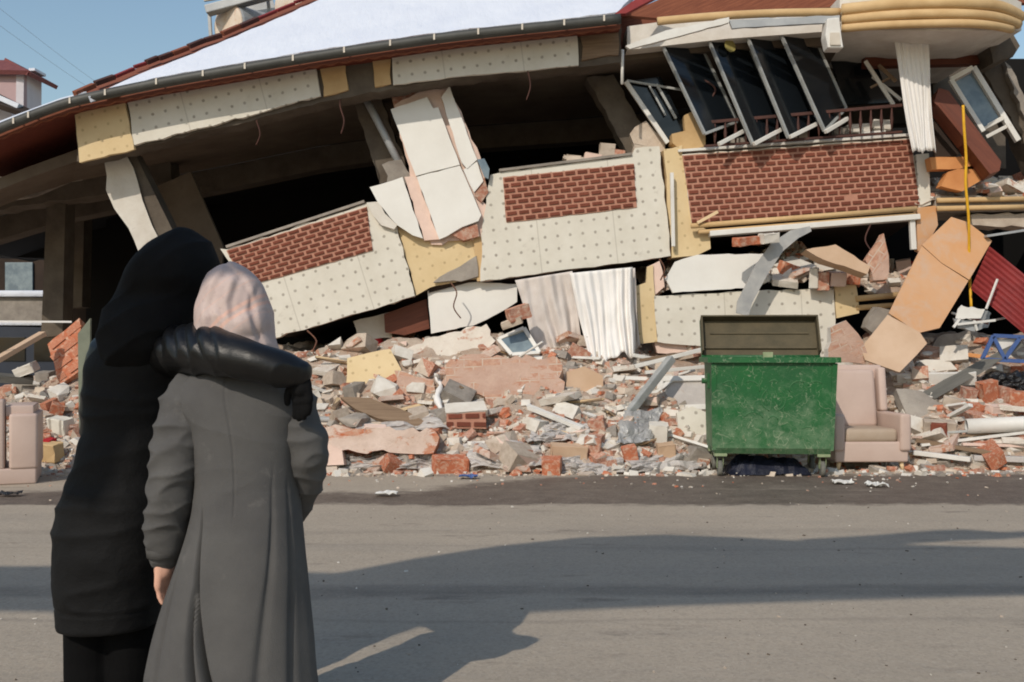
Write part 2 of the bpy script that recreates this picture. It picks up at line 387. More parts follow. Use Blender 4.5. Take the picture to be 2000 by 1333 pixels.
# ------------------------------------------------------------------ rubble heaps (height fields)
def sst(a, b, x):
    t = min(1, max(0, (x-a)/(b-a))); return t*t*(3-2*t)
def interp(tab, x):
    if x <= tab[0][0]: return tab[0][1]
    for (a, va), (b, vb) in zip(tab, tab[1:]):
        if x <= b: return va+(vb-va)*(x-a)/(b-a)
    return tab[-1][1]
CREST = [(-9,.35),(-6.6,.75),(-5.6,1.15),(-4,1.25),(-2.4,1.35),(-.5,1.4),(1.6,1.35),(3,1.1),(4.2,1.35),(6.5,1.45),(9,1.3)]
TOE = [(-9,10.9),(-6.6,10.9),(-4,10.9),(-2.2,10.75),(0,10.5),(1.2,10.55),(3.2,11.2),(4.3,11.2),(5,10.8),(9,10.9)]
def H(x, y):
    t = (y-interp(TOE, x)+.12*noise.noise((x*1.7, y, 3)))/2.4
    if t <= 0: return -.03
    h = interp(CREST, x)*min(1.0, t)**.85
    h += (.17*noise.noise((x*1.3, y*1.3, 0)) + .10*noise.noise((x*3.1, y*3.1, 5)) + .05*noise.noise((x*7, y*7, 9)))*min(1, t*2.5)
    return h-.02 + .06*min(1, t*8)
UPX = [(1.75,2.0),(2.2,2.14),(3.2,2.24),(4.2,2.2),(5.6,2.05)]
def H2(x, y):
    t = (y-13.05)/1.7
    if t < 0: return -9
    h = interp(UPX, x) + .72*min(1, t)**.8*(.75+.5*noise.noise((x*1.1, 4, 2)))
    return h + .15*noise.noise((x*2.2, y*2.2, 1)) + .06*noise.noise((x*6, y*6, 2))
H3X = [(5.2,3.25),(6,3.3),(8,3.35)]
def H3(x, y):
    t = (y-12.95)/1.6
    if t < 0: return -9
    return interp(H3X, x) + .5*min(1,t)**.8 + .13*noise.noise((x*2.2, y*2.2, 7)) + .05*noise.noise((x*7, y*7, 2))
def heap(name, fn, x0, x1, y0, y1, step, label):
    nx, ny = int((x1-x0)/step), int((y1-y0)/step)
    bm = bmesh.new()
    g = [[bm.verts.new((x0+(x1-x0)*i/nx, y0+(y1-y0)*j/ny, fn(x0+(x1-x0)*i/nx, y0+(y1-y0)*j/ny))) for i in range(nx+1)] for j in range(ny+1)]
    for j in range(ny):
        for i in range(nx): bm.faces.new((g[j][i], g[j][i+1], g[j+1][i+1], g[j+1][i]))
    return mesh_obj(name, bm, m_rubble, None, Matrix.Identity(4), True, label=label, kind='structure')
heap('rubble_mound', H, -9, 9.5, 10.2, 17.5, .075, 'long mound of brick dust and plaster under the collapsed building')
heap('rubble_mound', H2, 1.75, 5.6, 13.06, 17, .075, 'upper mound of debris in the dark gap under the right parapet')
heap('rubble_mound', H3, 5.25, 8, 12.96, 15.5, .075, 'debris lying on the ledge at the far right')
def rawhit(px, py, fns=(H,), y0=9.4):
    dx, dz = (px-1000)/FPX, (HOR-py)/FPX
    y = y0
    while y < 17:
        z = CAMZ+dz*y
        for fn in fns:
            if z <= max(fn(dx*y, y), 0 if fn is H else -9): return Vector((dx*y, y, z))
        y += .02
    return None
def hit(px, py, fns=(H,)): return rawhit(px, py, fns) or P(px, py, 12.7)
def hplate(name, px, lift, thick, mat, fns=(H,), tilt=.45, **kw):
    """plate leaning on a heap: outline in photograph pixels, plane through the heap point under its centre"""
    cx = sum(p[0] for p in px)/len(px); cy = sum(p[1] for p in px)/len(px)
    c = hit(cx, cy, fns) or P(cx, cy, 12.7)
    pts = []
    for a, b in px:
        dx, dz = (a-1000)/FPX, (HOR-b)/FPX
        # plane: y = c.y - lift + (z-c.z)*tilt
        t = (c.y-lift+(CAMZ-c.z)*tilt)/(1-dz*tilt)
        pts.append(Vector((dx*t, t, CAMZ+dz*t)))
    return plate(name, pts, thick, mat, None, **kw)

# ------------------------------------------------------------------ the collapsed building
B = empty('collapsed_building', (0, 14, 0), 'long collapsed house with snowy sagging roof, empty dark window bays and a bowed balcony', 'building')
YE = 12.2        # eave
YB = 12.53       # beam under the eave
EAVE = [(-95,292),(-20,254),(40,229),(95,208),(150,191),(300,159),(460,131),(620,104),(760,83),(900,64),(1100,43),(1212,31)]
# roof slope plane through the eave
e0, e1 = P(150, 186, YE), P(1212, 26, YE)
ed_ = (e1-e0).normalized(); back = Vector((0, math.cos(R(33)), math.sin(R(33))))
rn = ed_.cross(back).normalized()
def RP(px, py, off=0.0):
    d = Vector(((px-1000)/FPX, 1, (HOR-py)/FPX)); o = Vector((0,0,CAMZ))
    t = (e0+rn*off-o).dot(rn)/d.dot(rn); return o+d*t
hip = [(150,186),(262,138),(330,112),(420,78),(520,36),(622,-8),(760,-75)]
plate('roof_deck', [RP(x-2, y-1, -.075) for x, y in hip] + [RP(1290,-75,-.075), RP(1216,22,-.075)], .05, m_wood_fascia, B, rough=.015, seg=.3, xdir=ed_)
snow = [(172,189),(268,147),(338,120),(424,86),(524,44),(628,-2),(765,-72)]
plate('snow_cover', [RP(x, y) for x, y in snow] + [RP(1262,-72), RP(1236,-8), RP(1205,24)] + [RP(x, y-6) for x, y in reversed(EAVE[5:-1])], .07, m_snow, B, rough=.025, seg=.16, xdir=ed_, seed=4)
# hip ridge: broken ridge tiles and torn felt along the left edge
for i in range(17):
    t0 = i/17; f = t0*(len(hip)-1.001); k = int(f); a = f-k
    x = hip[k][0]+(hip[k+1][0]-hip[k][0])*a; y = hip[k][1]+(hip[k+1][1]-hip[k][1])*a
    f2 = min((i+.95)/17*(len(hip)-1.001), len(hip)-1.01); k2 = int(f2); a2 = f2-k2
    x2 = hip[k2][0]+(hip[k2+1][0]-hip[k2][0])*a2; y2 = hip[k2][1]+(hip[k2+1][1]-hip[k2][1])*a2
    rr = random.Random(i)
    pa, pb = RP(x-4, y-4+rr.uniform(-2,2), .01), RP(x2-4, y2-4+rr.uniform(-2,2), .01)
    if 4 <= i <= 10 or i < 2: bar('ridge_tile', pa, pb, .08, .06, m_black_rail if i % 3 else m_wood_fascia, B, up=rn)
    else: bar('ridge_tile', pa, pb, .06, .04, m_red_tile, B, up=rn)
# snow strip on the low left eave
plate('snow_cover', [P(x, y-4, YE+.02) for x, y in EAVE[0:5]] + [P(172,186,YE+.05), P(120,196,YE+.6), P(60,212,YE+.7), P(-30,240,YE+.8), P(-95,275,YE+.9)], .05, m_snow, B, rough=.01)
# gutter
gp = [P(x, y+6, YE-.05) for x, y in EAVE]
gut = tube('gutter', smooth_path(gp, 4), .062, m_gutter, B, n=14)
for x in (26,55,136,205,305,396,478,572,672,762,848,934,1020,1102,1180):
    y = interp(EAVE, x)
    a = P(x, y-4, YE-.115); b = P(x, y+7, YE-.122)
    bm = bmesh.new(); bm_bar(bm, a, b, .022, .01, (0,1,0)); bm_bar(bm, a+Vector((0,.0,.0)), a+Vector((0,.16,.02)), .022, .01)
    mesh_obj('bracket', bm, m_bracket, gut)
# fascia with scalloped lower edge
fp = []
lo = []
N = 90
for i in range(N+1):
    x = -95+(1212+95)*i/N; y = interp(EAVE, x)
    fp.append(P(x, y+4, YE+.08)); lo.append(P(x, y+25+(2.2 if i % 2 else -1.5) , YE+.08))
plate('fascia_board', fp+list(reversed(lo)), .05, m_wood_fascia, B, xdir=(1,0,.15))
# soffit from the fascia back to the beam
sx = [-95,0,95,150,300,620,900,1212]
pf = [P(x, interp(EAVE,x)+20, YE+.12) for x in sx]; pb = [P(x, interp(EAVE,x)+20, YE+.12)+Vector((0,1.0 if x>140 else 3.2,.0)) for x in sx]
bm = bmesh.new(); va = [bm.verts.new(p) for p in pf]; vb = [bm.verts.new(p) for p in pb]
vc = [bm.verts.new(p+Vector((0,0,.06))) for p in pf]; vd = [bm.verts.new(p+Vector((0,0,.06))) for p in pb]
for i in range(len(sx)-1):
    bm.faces.new((va[i],va[i+1],vb[i+1],vb[i])); bm.faces.new((vc[i],vd[i],vd[i+1],vc[i+1])); bm.faces.new((vb[i],vb[i+1],vd[i+1],vd[i])); bm.faces.new((va[i],vc[i],vc[i+1],va[i+1]))
bm.faces.new((va[0],vb[0],vd[0],vc[0])); bm.faces.new((va[-1],vc[-1],vd[-1],vb[-1]))
mesh_obj('soffit', bm, m_red_soffit, B)
# beam (concrete with plaster) and the insulation boards on its face
beam_top = [(148,225),(300,172),(620,117),(760,96),(900,76),(1212,44)]
beam_bot = [(1215,122),(1130,132),(900,152),(700,186),(625,200),(440,248),(262,290),(150,316)]
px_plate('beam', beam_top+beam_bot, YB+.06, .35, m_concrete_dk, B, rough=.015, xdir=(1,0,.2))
px_plate('insulation_board', [(248,196),(300,172),(616,116),(626,188),(570,202),(440,238),(262,284)], YB, .05, m_white_board, B, rough=.012, seg=.12, xdir=(1,0,.27), seed=3)
px_plate('insulation_board', [(766,94),(900,74),(1126,50),(1130,128),(1010,140),(900,149),(768,166)], YB, .05, m_white_board, B, rough=.006, xdir=(1,0,.13), seed=5)
px_plate('plaster_patch', [(146,225),(244,196),(262,292),(155,318)], YB-.01, .06, m_cream_board, B, rough=.01, xdir=(1,0,.25))
px_plate('plaster_patch', [(622,116),(672,106),(680,176),(632,188)], YB+.03, .05, m_cream_mould, B, rough=.02)
px_plate('plaster_patch', [(728,98),(760,92),(764,165),(732,170)], YB+.03, .05, m_cream_mould, B, rough=.02)
px_plate('plaster_patch', [(1134,50),(1208,44),(1208,108),(1136,118)], YB+.03, .05, m_plank, B, rough=.02)
# left underside: dark soffit, second beam round the corner, columns
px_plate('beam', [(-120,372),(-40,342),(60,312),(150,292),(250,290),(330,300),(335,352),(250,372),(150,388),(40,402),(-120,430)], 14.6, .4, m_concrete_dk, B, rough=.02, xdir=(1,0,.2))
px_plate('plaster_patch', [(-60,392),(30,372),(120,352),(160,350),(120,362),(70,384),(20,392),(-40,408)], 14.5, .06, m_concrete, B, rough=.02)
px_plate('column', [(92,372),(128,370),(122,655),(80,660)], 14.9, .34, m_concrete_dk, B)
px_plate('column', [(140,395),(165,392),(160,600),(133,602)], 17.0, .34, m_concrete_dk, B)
# ceiling of the upper storey and the dark room behind
def strip(name, front, back, thick, mat):
    bm = bmesh.new(); n = len(front)
    A = [bm.verts.new(p) for p in front]; Bk = [bm.verts.new(p) for p in back]
    A2 = [bm.verts.new(p+Vector((0,0,thick))) for p in front]; B2 = [bm.verts.new(p+Vector((0,0,thick))) for p in back]
    for i in range(n-1):
        bm.faces.new((A[i],A[i+1],Bk[i+1],Bk[i])); bm.faces.new((A2[i],B2[i],B2[i+1],A2[i+1]))
        bm.faces.new((A[i],A2[i],A2[i+1],A[i+1])); bm.faces.new((Bk[i],Bk[i+1],B2[i+1],B2[i]))
    bm.faces.new((A[0],Bk[0],B2[0],A2[0])); bm.faces.new((A[-1],A2[-1],B2[-1],Bk[-1]))
    return mesh_obj(name, bm, mat, B)
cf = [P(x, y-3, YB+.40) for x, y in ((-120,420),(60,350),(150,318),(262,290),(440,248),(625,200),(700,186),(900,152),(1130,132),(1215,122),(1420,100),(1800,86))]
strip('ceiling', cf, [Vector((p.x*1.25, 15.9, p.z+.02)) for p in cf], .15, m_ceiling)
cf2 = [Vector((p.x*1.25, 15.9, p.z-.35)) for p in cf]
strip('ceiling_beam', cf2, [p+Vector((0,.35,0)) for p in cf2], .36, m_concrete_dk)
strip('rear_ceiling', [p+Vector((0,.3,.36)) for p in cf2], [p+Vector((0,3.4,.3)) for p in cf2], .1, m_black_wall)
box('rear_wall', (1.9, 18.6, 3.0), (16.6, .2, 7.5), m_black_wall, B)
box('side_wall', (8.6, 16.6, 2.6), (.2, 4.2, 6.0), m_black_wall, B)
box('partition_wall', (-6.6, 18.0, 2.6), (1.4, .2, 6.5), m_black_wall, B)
px_plate('rear_dark_backing', [(-140,360),(180,340),(180,500),(84,505),(-140,496)], 18.6, .4, m_black_wall, B)  # black plate added as backing so the gap stays dark
px_plate('dark_backing', [(168,330),(270,330),(270,700),(168,700)], 18.4, .1, m_black_wall, B)  # second black plate added to close the bright gap with dark colour
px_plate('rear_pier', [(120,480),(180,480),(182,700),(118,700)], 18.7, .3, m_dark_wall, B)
# floor slabs behind the parapets
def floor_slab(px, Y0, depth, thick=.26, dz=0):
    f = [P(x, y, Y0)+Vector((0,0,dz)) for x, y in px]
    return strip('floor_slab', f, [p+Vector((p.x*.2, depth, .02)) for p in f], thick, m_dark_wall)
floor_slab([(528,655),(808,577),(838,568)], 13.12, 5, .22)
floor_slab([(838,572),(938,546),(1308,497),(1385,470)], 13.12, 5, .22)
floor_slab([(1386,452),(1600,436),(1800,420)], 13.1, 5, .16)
# tilted columns and panels in the bays
px_plate('column', [(203,312),(246,302),(308,462),(330,560),(290,560),(262,470),(207,372)], 13.0, .3, m_plaster, B, rough=.03, seg=.2, side=m_concrete_dk, seed=8)
px_plate('column', [(246,300),(262,298),(352,480),(352,560),(325,560),(306,462)], 13.05, .3, m_concrete_dk, B)  # right face of the white column, its shade put into a darker material
px_plate('broken_door', [(288,372),(372,336),(436,482),(432,560),(350,560)], 13.9, .06, m_ceiling, B, tx=-.1)
px_plate('column', [(690,200),(742,188),(800,342),(742,360)], 13.3, .34, m_concrete_dk, B, rough=.02)
tube('drain_pipe', [P(716,196,13.15), P(742,246,13.15), P(790,340,13.1)], .05, m_grey_sheet, B)
px_plate('column', [(746,322),(784,312),(806,346),(800,362),(764,378)], 13.05, .22, m_concrete, B, rough=.03)
px_plate('column', [(1146,152),(1198,146),(1282,292),(1230,310)], 13.4, .34, m_concrete_dk, B, rough=.02)
px_plate('wall_stub', [(762,178),(838,168),(856,196),(860,215),(770,212)], 13.05, .3, m_brick, B, rough=.03)
tube('loose_pipe', [P(1216,98,12.6), P(1215,165,12.6)], .02, m_pvc, B, n=8)
# white clad pillar between the two bays: boards one by one over a rough core
px_plate('pillar_core', [(838,172),(876,166),(945,330),(950,468),(842,478),(800,340),(770,206)], 13.02, .35, m_pink_plaster, B, rough=.03, seed=12)
px_plate('insulation_board', [(763,214),(834,190),(846,212),(856,210),(898,322),(812,344)], 12.93, .06, m_clean_white, B, rough=.004, seed=2)
px_plate('insulation_board', [(862,190),(878,168),(932,312),(912,330),(902,318)], 12.95, .06, m_clean_white, B, rough=.008, seed=4)
px_plate('insulation_board', [(814,346),(898,324),(940,420),(934,432),(902,444),(872,462),(858,468)], 12.92, .06, m_clean_white, B, rough=.008, seed=6)
px_plate('insulation_board', [(722,366),(786,346),(826,466),(806,460),(776,440),(738,396)], 12.92, .06, m_clean_white, B, rough=.008, seed=7)
px_plate('insulation_board', [(905,332),(932,316),(944,354),(926,376)], 12.96, .05, m_clean_white, B, rough=.01, seed=9)
px_plate('bare_concrete_strip', [(790,346),(812,344),(858,468),(828,470)], 12.97, .08, m_pink_plaster, B, rough=.012)
px_plate('broken_brickwork', [(880,458),(900,446),(932,438),(936,462),(905,470)], 12.95, .16, m_brick, B, rough=.02)
px_plate('broken_brickwork', [(926,360),(946,348),(954,376),(940,396),(928,384)], 12.98, .16, m_brick, B, rough=.02)
px_plate('blue_shutter', [(932,312),(946,310),(956,330),(954,350),(946,346)], 12.9, .05, m_glass_grey, B)
# yellow clad wall between the parapets
px_plate('insulation_board', [(776,440),(806,460),(842,472),(880,466),(936,464),(942,548),(905,546),(840,562),(812,578),(795,510)], 13.06, .07, m_cream_board, B, rough=.012, xdir=(1,0,.25), seed=5)
px_plate('torn_render', [(846,552),(880,530),(930,500),(934,540),(900,550)], 13.0, .05, m_concrete, B, rough=.02)
px_plate('bare_concrete_strip', [(925,464),(940,462),(944,548),(932,550)], 13.02, .05, m_cream_mould, B, rough=.008)
# yellow corner column beside the right parapet
px_plate('corner_column', [(1296,292),(1332,284),(1352,438),(1386,452),(1388,486),(1360,500),(1312,504),(1306,420)], 13.02, .34, m_cream_board, B, rough=.015, seed=7)
px_plate('corner_column', [(1312,262),(1338,256),(1336,226),(1352,218),(1372,244),(1378,286),(1330,294),(1314,280)], 13.05, .3, m_cream_mould, B, rough=.025, seed=8)
bar('drain_pipe', P(1312,338,12.92), P(1315,482,12.92), .045, .05, m_pvc, B, up=(0,1,0))
px_plate('wall_stub', [(1230,262),(1262,236),(1296,270),(1300,296),(1238,306)], 13.25, .3, m_mortar_chunk, B, rough=.04)

# ------------------------------------------------------------------ parapet walls clad with brick slips
def slip_mesh():
    bm = bmesh.new(); bm_box(bm, (0,0,0), (1,1,1)); 
    me = bpy.data.meshes.new('brick'); bm.to_mesh(me); bm.free(); me.materials.append(m_brick_slip); return me
SLIP = slip_mesh()
def bricks(parent, TL, TR, BR, BL, rows, pitch, seed):
    rng = random.Random(seed); W, u, v, n, c = frame_from([TL,TR,BR,BL], TR-TL)
    for r in range(rows):
        f = (r+.5)/rows; s = TL.lerp(BL, f); e = TR.lerp(BR, f); L = (e-s).length; d = (e-s)/L
        hh = (TL-BL).length/rows*.96
        x = -pitch/2 if r % 2 else 0.0
        while x < L-.02:
            a, b = max(0, x+pitch*.11), min(L, x+pitch*.89); x += pitch
            if b-a < .02 or rng.random() < .008: continue
            o = bpy.data.objects.new('brick', SLIP)
            vv = n.cross(d).normalized(); w = rng.uniform(-.012,.012)
            p = s+d*((a+b)/2)+n*(rng.uniform(.002,.006))
            dd = (d+vv*w).normalized(); vv = n.cross(dd).normalized()
            Mx = Matrix(((dd.x,vv.x,n.x,p.x),(dd.y,vv.y,n.y,p.y),(dd.z,vv.z,n.z,p.z),(0,0,0,1)))
            link(o, parent, Mx @ Matrix.Diagonal((b-a, hh*.55, .024, 1)))
def parapet(label, outline, brick_px, rows, Y, tx, pitch, sill, seed, rough=.008):
    pts = [Q(a, b, Y, tx) for a, b in outline]
    c = sum(pts, Vector())/len(pts)
    t = empty('parapet_wall', (c.x, c.y, min(p.z for p in pts)), label, 'wall', 'brick clad parapet walls')
    xd = Q(brick_px[1][0], brick_px[1][1], Y, tx)-Q(brick_px[0][0], brick_px[0][1], Y, tx)
    plate('insulation_board', pts, .07, m_white_board, t, rough=rough*1.5, seg=.12, xdir=xd, seed=seed)
    q = [Q(a, b, Y-.012, tx) for a, b in brick_px]
    plate('mortar_bed', q, .011, m_mortar, t, rough=.006, xdir=xd, seed=seed)
    bricks(t, *q, rows, pitch, seed)
    core = [Q(a, b, Y+.071, tx) for a, b in outline]
    plate('masonry_core', core, .14, m_pink_plaster, t, rough=rough, xdir=xd)
    if sill:
        a, b = Q(*sill[0], Y+.09, tx), Q(*sill[1], Y+.09, tx)
        bar('sill', a+Vector((0,0,.012)), b+Vector((0,0,.012)), .24, .035, m_concrete if Y < 12 or seed != 3 else m_pvc, t)
    return t
p1 = parapet('steeply tilted parapet with brick slips above dotted white boards, right behind the two women',
        [(430,486),(442,488),(715,398),(738,400),(776,442),(810,578),(700,612),(524,664),(484,566)],
        [(442,490),(716,404),(728,490),(480,560)], 9, 13.0, 0, .165, ((446,486),(714,398)), 1, .012)
px_plate('torn_corner', [(716,396),(740,394),(752,418),(776,440),(770,448),(744,440),(728,420)], 12.93, .05, m_plaster, p1, rough=.02)
p2 = parapet('middle parapet framed by dotted white boards round a small brick slip panel, above the hanging curtain',
        [(958,342),(985,336),(1234,304),(1240,290),(1288,286),(1310,500),(1180,518),(938,550),(942,440)],
        [(982,347),(1238,320),(1244,405),(989,435)], 8, 13.0, 0, .16, ((975,338),(1232,306)), 2)
p3 = parapet('right balcony parapet wholly faced with brick slips, above the bent grey gutter and dumpster',
        [(1332,302),(1778,270),(1797,404),(1700,412),(1352,440)],
        [(1333,304),(1778,272),(1796,403),(1352,438)], 12, 13.0, 0, .15, ((1322,300),(1785,268)), 3)
# balcony slab edge with its mouldings
a, b = P(1350,442,12.9), P(1790,408,12.9)
tube('moulding', [a, b], .035, m_cream_mould, p3); tube('moulding', [a+Vector((.1,.03,-.075)), b+Vector((0,.03,-.075))], .03, m_cream_mould, p3)
bar('slab_edge', P(1384,458,12.98), P(1792,425,12.98), .2, .07, m_pvc, p3)
bar('loose_batten', P(1362,436,12.85), P(1402,414,12.85), .03, .04, m_pale_wood, p3)
# rubble on the middle parapet sill is added with the debris

# lower dotted wall of the ground storey
lp = empty('ground_storey_wall', P(1450,668,12.95), 'low dotted white wall behind the dumpster, under the leaning white board', 'wall')
px_plate('insulation_board', [(1278,578),(1628,562),(1630,600),(1634,700),(1500,690),(1284,668)], 12.95, .07, m_white_board, lp, rough=.01, xdir=(1,0,.05), seed=4)
px_plate('insulation_board', [(1240,560),(1262,552),(1264,522),(1276,518),(1284,668),(1250,672)], 12.97, .08, m_cream_board, lp, rough=.008, seed=4)
px_plate('insulation_board', [(1629,560),(1672,556),(1678,612),(1634,622)], 12.96, .08, m_cream_board, lp, rough=.01, seed=5)
px_plate('masonry_core', [(1250,580),(1628,566),(1634,690),(1284,690)], 13.03, .25, m_pink_plaster, lp, rough=.01)
tube('moulding', [P(1672,584,12.95), P(1760,576,12.95)], .04, m_cream_mould, lp); tube('moulding', [P(1672,602,12.97), P(1752,596,12.97)], .035, m_cream_mould, lp)
px_plate('torn_render', [(1264,522),(1288,510),(1298,560),(1280,576)], 13.0, .1, m_pink_plaster, lp, rough=.02)

# ------------------------------------------------------------------ bowed balcony, upper right
def bow(x, z, r0=0.0):
    """plan curve of the balcony front: px -> Y"""
    t = (x-1640)/350
    return 12.35-.55*math.sin(max(0,min(1,t))*math.pi*.62) + max(0, t-.8)*2.2
def curved_tube(name, pts, r, mat, par):
    path = smooth_path([P(x, y, bow(x, y)) for x, y in pts], 6)
    return tube(name, path, r, mat, par, n=12)
for pts, r in (([(1645,20),(1720,12),(1800,7),(1880,7),(1950,14),(1992,34)], .075),
               ([(1645,40),(1720,32),(1800,28),(1880,28),(1945,34),(1988,48)], .06),
               ([(1645,56),(1720,50),(1800,47),(1880,46),(1935,50),(1975,58)], .05)):
    curved_tube('moulding', pts, r, m_cream_mould, B)
# slab body behind the mouldings
bm = bmesh.new(); top = []; bot = []
xs2 = [1640,1700,1760,1820,1880,1935,1975,1995]
f1 = [P(x, 60, bow(x,0)+.05) for x in xs2]; f0 = [P(x, -6 if x < 1990 else 5, bow(x,0)+.05) for x in xs2]
for p in f1: bot.append(bm.verts.new(p))
for p in f0: top.append(bm.verts.new(p))
bb = [bm.verts.new((p.x, 15, f1[0].z)) for p in f1]; tb = [bm.verts.new((p.x, 15, f0[0].z)) for p in f0]
for i in range(len(xs2)-1):
    bm.faces.new((bot[i],bot[i+1],top[i+1],top[i])); bm.faces.new((bot[i],bb[i],bb[i+1],bot[i+1])); bm.faces.new((top[i],top[i+1],tb[i+1],tb[i])); bm.faces.new((bb[i],tb[i],tb[i+1],bb[i+1]))
bm.faces.new((bot[0],top[0],tb[0],bb[0])); bm.faces.new((bot[-1],bb[-1],tb[-1],top[-1]))
mesh_obj('balcony_slab', bm, m_plaster, B)
curved_tube('moulding', [(1284,42),(1400,32),(1520,26),(1640,24)], .05, m_cream_mould, B)
px_plate('balcony_slab', [(1225,52),(1284,44),(1640,30),(1640,60),(1420,76),(1225,98)], 12.7, .5, m_plaster, B)
px_plate('white_trim', [(1222,90),(1300,60),(1424,34),(1424,44),(1330,70),(1230,96)], 12.25, .06, m_pvc, B, rough=.006)
px_plate('white_trim', [(1424,40),(1640,30),(1640,44),(1560,48),(1430,56)], 12.3, .05, m_grey_sheet, B, rough=.006)
px_plate('upper_fascia', [(1216,30),(1300,-6),(1420,-30),(2010,-30),(2010,6),(1800,4),(1640,14),(1440,22),(1290,36)], 12.75, .1, m_wood_fascia, B)
plate('red_verge', [P(1200,28,12.15), P(1222,26,12.15), P(1300,-14,12.3), P(1270,-22,12.3)], .05, m_red_tile, B)
px_plate('wall', [(1150,30),(1330,10),(1340,110),(1150,125)], 13.3, .2, m_wood_fascia, B)
px_plate('white_trim', [(1658,40),(1735,42),(1736,62),(1664,66)], 12.45, .05, m_pvc, B)
px_plate('wall', [(1690,90),(1932,84),(1940,124),(1690,130)], 13.3, .15, m_dark_wood, B)
px_plate('wall', [(1820,118),(1960,112),(1965,330),(1830,320)], 14.8, .12, m_concrete_dk, B)
px_plate('column', [(1930,66),(1976,62),(1992,90),(1978,112),(1940,124)], 12.95, .6, m_concrete_dk, B, rough=.02)
px_plate('column', [(1918,132),(1958,122),(2040,300),(2040,360),(2000,280)], 13.6, .4, m_concrete_dk, B, rough=.03)
px_plate('column', [(1962,120),(1985,150),(2060,330),(2040,350)], 13.5, .3, m_concrete, B, rough=.03)
# wall lamp box under the slab
lb = empty('wall_lamp', P(1632,94,12.3), 'white boxy wall lamp hanging at the end of the cream moulding', 'lamp')
px_plate('lamp_housing', [(1616,36),(1640,34),(1642,62),(1648,94),(1618,94),(1613,70)], 12.22, .2, m_pvc, lb, bev=.012)
px_plate('lamp_glass', [(1622,64),(1640,64),(1642,88),(1622,88)], 12.2, .03, m_bracket, lb)

# folding glass panels of the balcony, each leaning to the left
panels = [((1294,90),(1353,58),(1440,238),(1376,262)), ((1381,72),(1441,43),(1530,250),(1470,282)),
          ((1456,64),(1511,34),(1598,240),(1540,270)), ((1516,48),(1571,31),(1652,212),(1610,256))]
names = ['leftmost folding glass panel leaning against the torn yellow column', 'folding glass panel with a round yellow sticker',
         'folding glass panel standing right after the one with the sticker', 'rightmost folding glass panel, beside the white wall lamp']
for i, (q, lab) in enumerate(zip(panels, names)):
    y = 12.75+.0*i
    pt = [P(q[0][0], q[0][1], y), P(q[1][0], q[1][1], y+.28), P(q[2][0], q[2][1], y+.28), P(q[3][0], q[3][1], y)]
    g = empty('glass_panel', (pt[2]+pt[3])/2, lab, 'glass panel', 'folding balcony glass panels')
    bm = bmesh.new()
    nrm = (pt[1]-pt[0]).cross(pt[3]-pt[0]).normalized()
    for a, b in ((0,1),(1,2),(2,3),(3,0)): bm_bar(bm, pt[a], pt[b], .034, .036, nrm)
    mesh_obj('frame', bm, m_alu, g)
    cc = sum(pt, Vector())/4
    plate('pane', [p.lerp(cc, .02) for p in pt], .012, m_glass, g)
    if i == 1:
        c = P(1426, 90, 12.79)
        bm = bmesh.new(); bmesh.ops.create_cone(bm, cap_ends=True, segments=24, radius1=.085, radius2=.085, depth=.008)
        nn = nrm if nrm.y < 0 else -nrm
        mm = M('yellow_sticker', lin(150,140,84), lin(132,122,72), 20, .7, 0)
        mesh_obj('sticker', bm, mm, g, Matrix.Translation(c) @ nn.to_track_quat('Z','Y').to_matrix().to_4x4())
# small tilted window left of them
sw = empty('broken_window', P(1300,282,13.1), 'grey tilted window with pale frame between the dark column and the glass panels', 'window')
plate('pane', [P(1224,160,13.2), P(1290,150,13.2), P(1345,262,13.2), P(1296,276,13.2)], .02, m_glass_grey if False else m_glass, sw)
bar('frame', P(1222,160,13.12), P(1304,280,13.12), .06, .05, m_pvc, sw, up=(0,1,0))
bar('frame', P(1282,165,13.14), P(1320,232,13.14), .035, .04, m_alu, sw, up=(0,1,0))
bar('frame', P(1268,168,13.14), P(1300,226,13.14), .025, .03, m_alu, sw, up=(0,1,0))
bar('frame', P(1224,158,13.14), P(1330,176,13.14), .03, .03, m_alu, sw, up=(0,1,0))
tube('torn_cable', smooth_path([P(1326,138,12.95), P(1360,150,12.95), P(1396,172,12.95), P(1386,200,12.95), P(1378,232,12.95)], 5), .014, m_black_rail, sw, n=6)
# railing
rl = empty('balcony_railing', P(1570,272,12.9), 'brown iron railing on top of the right brick parapet', 'railing')
def rp(t, py_top): return P(1376+(1762-1376)*t, 240+(206-240)*t+py_top, 12.86)
bar('top_rail', rp(0,0), rp(1,0), .035, .04, m_black_rail, rl); bar('bottom_rail', rp(0,46), rp(1,52), .03, .03, m_black_rail, rl)
for i in range(1, 19):
    t = i/19
    a, b = rp(t,2), rp(t,48)
    bm = bmesh.new(); bm_tube(bm, [a, a.lerp(b,.25), a.lerp(b,.5), a.lerp(b,.75), b], [.009,.014,.024,.014,.009], 6)
    mesh_obj('baluster', bm, m_black_rail, rl, None, True)
for (x0,y0,x1,y1), lab in zip(((1404,282,1457,254),(1472,282,1532,250),(1543,268,1600,240),(1612,258,1655,232)),
        ('first white strut from the left, lying across the railing','white strut lying at the foot of the panel with the sticker','third white strut from the left along the railing','rightmost white strut lying across the railing')):
    bar('window_strut', P(x0,y0,12.7), P(x1,y1,12.9), .05, .05, m_pvc, None, label=lab, cat='strut', group='white struts along the railing')
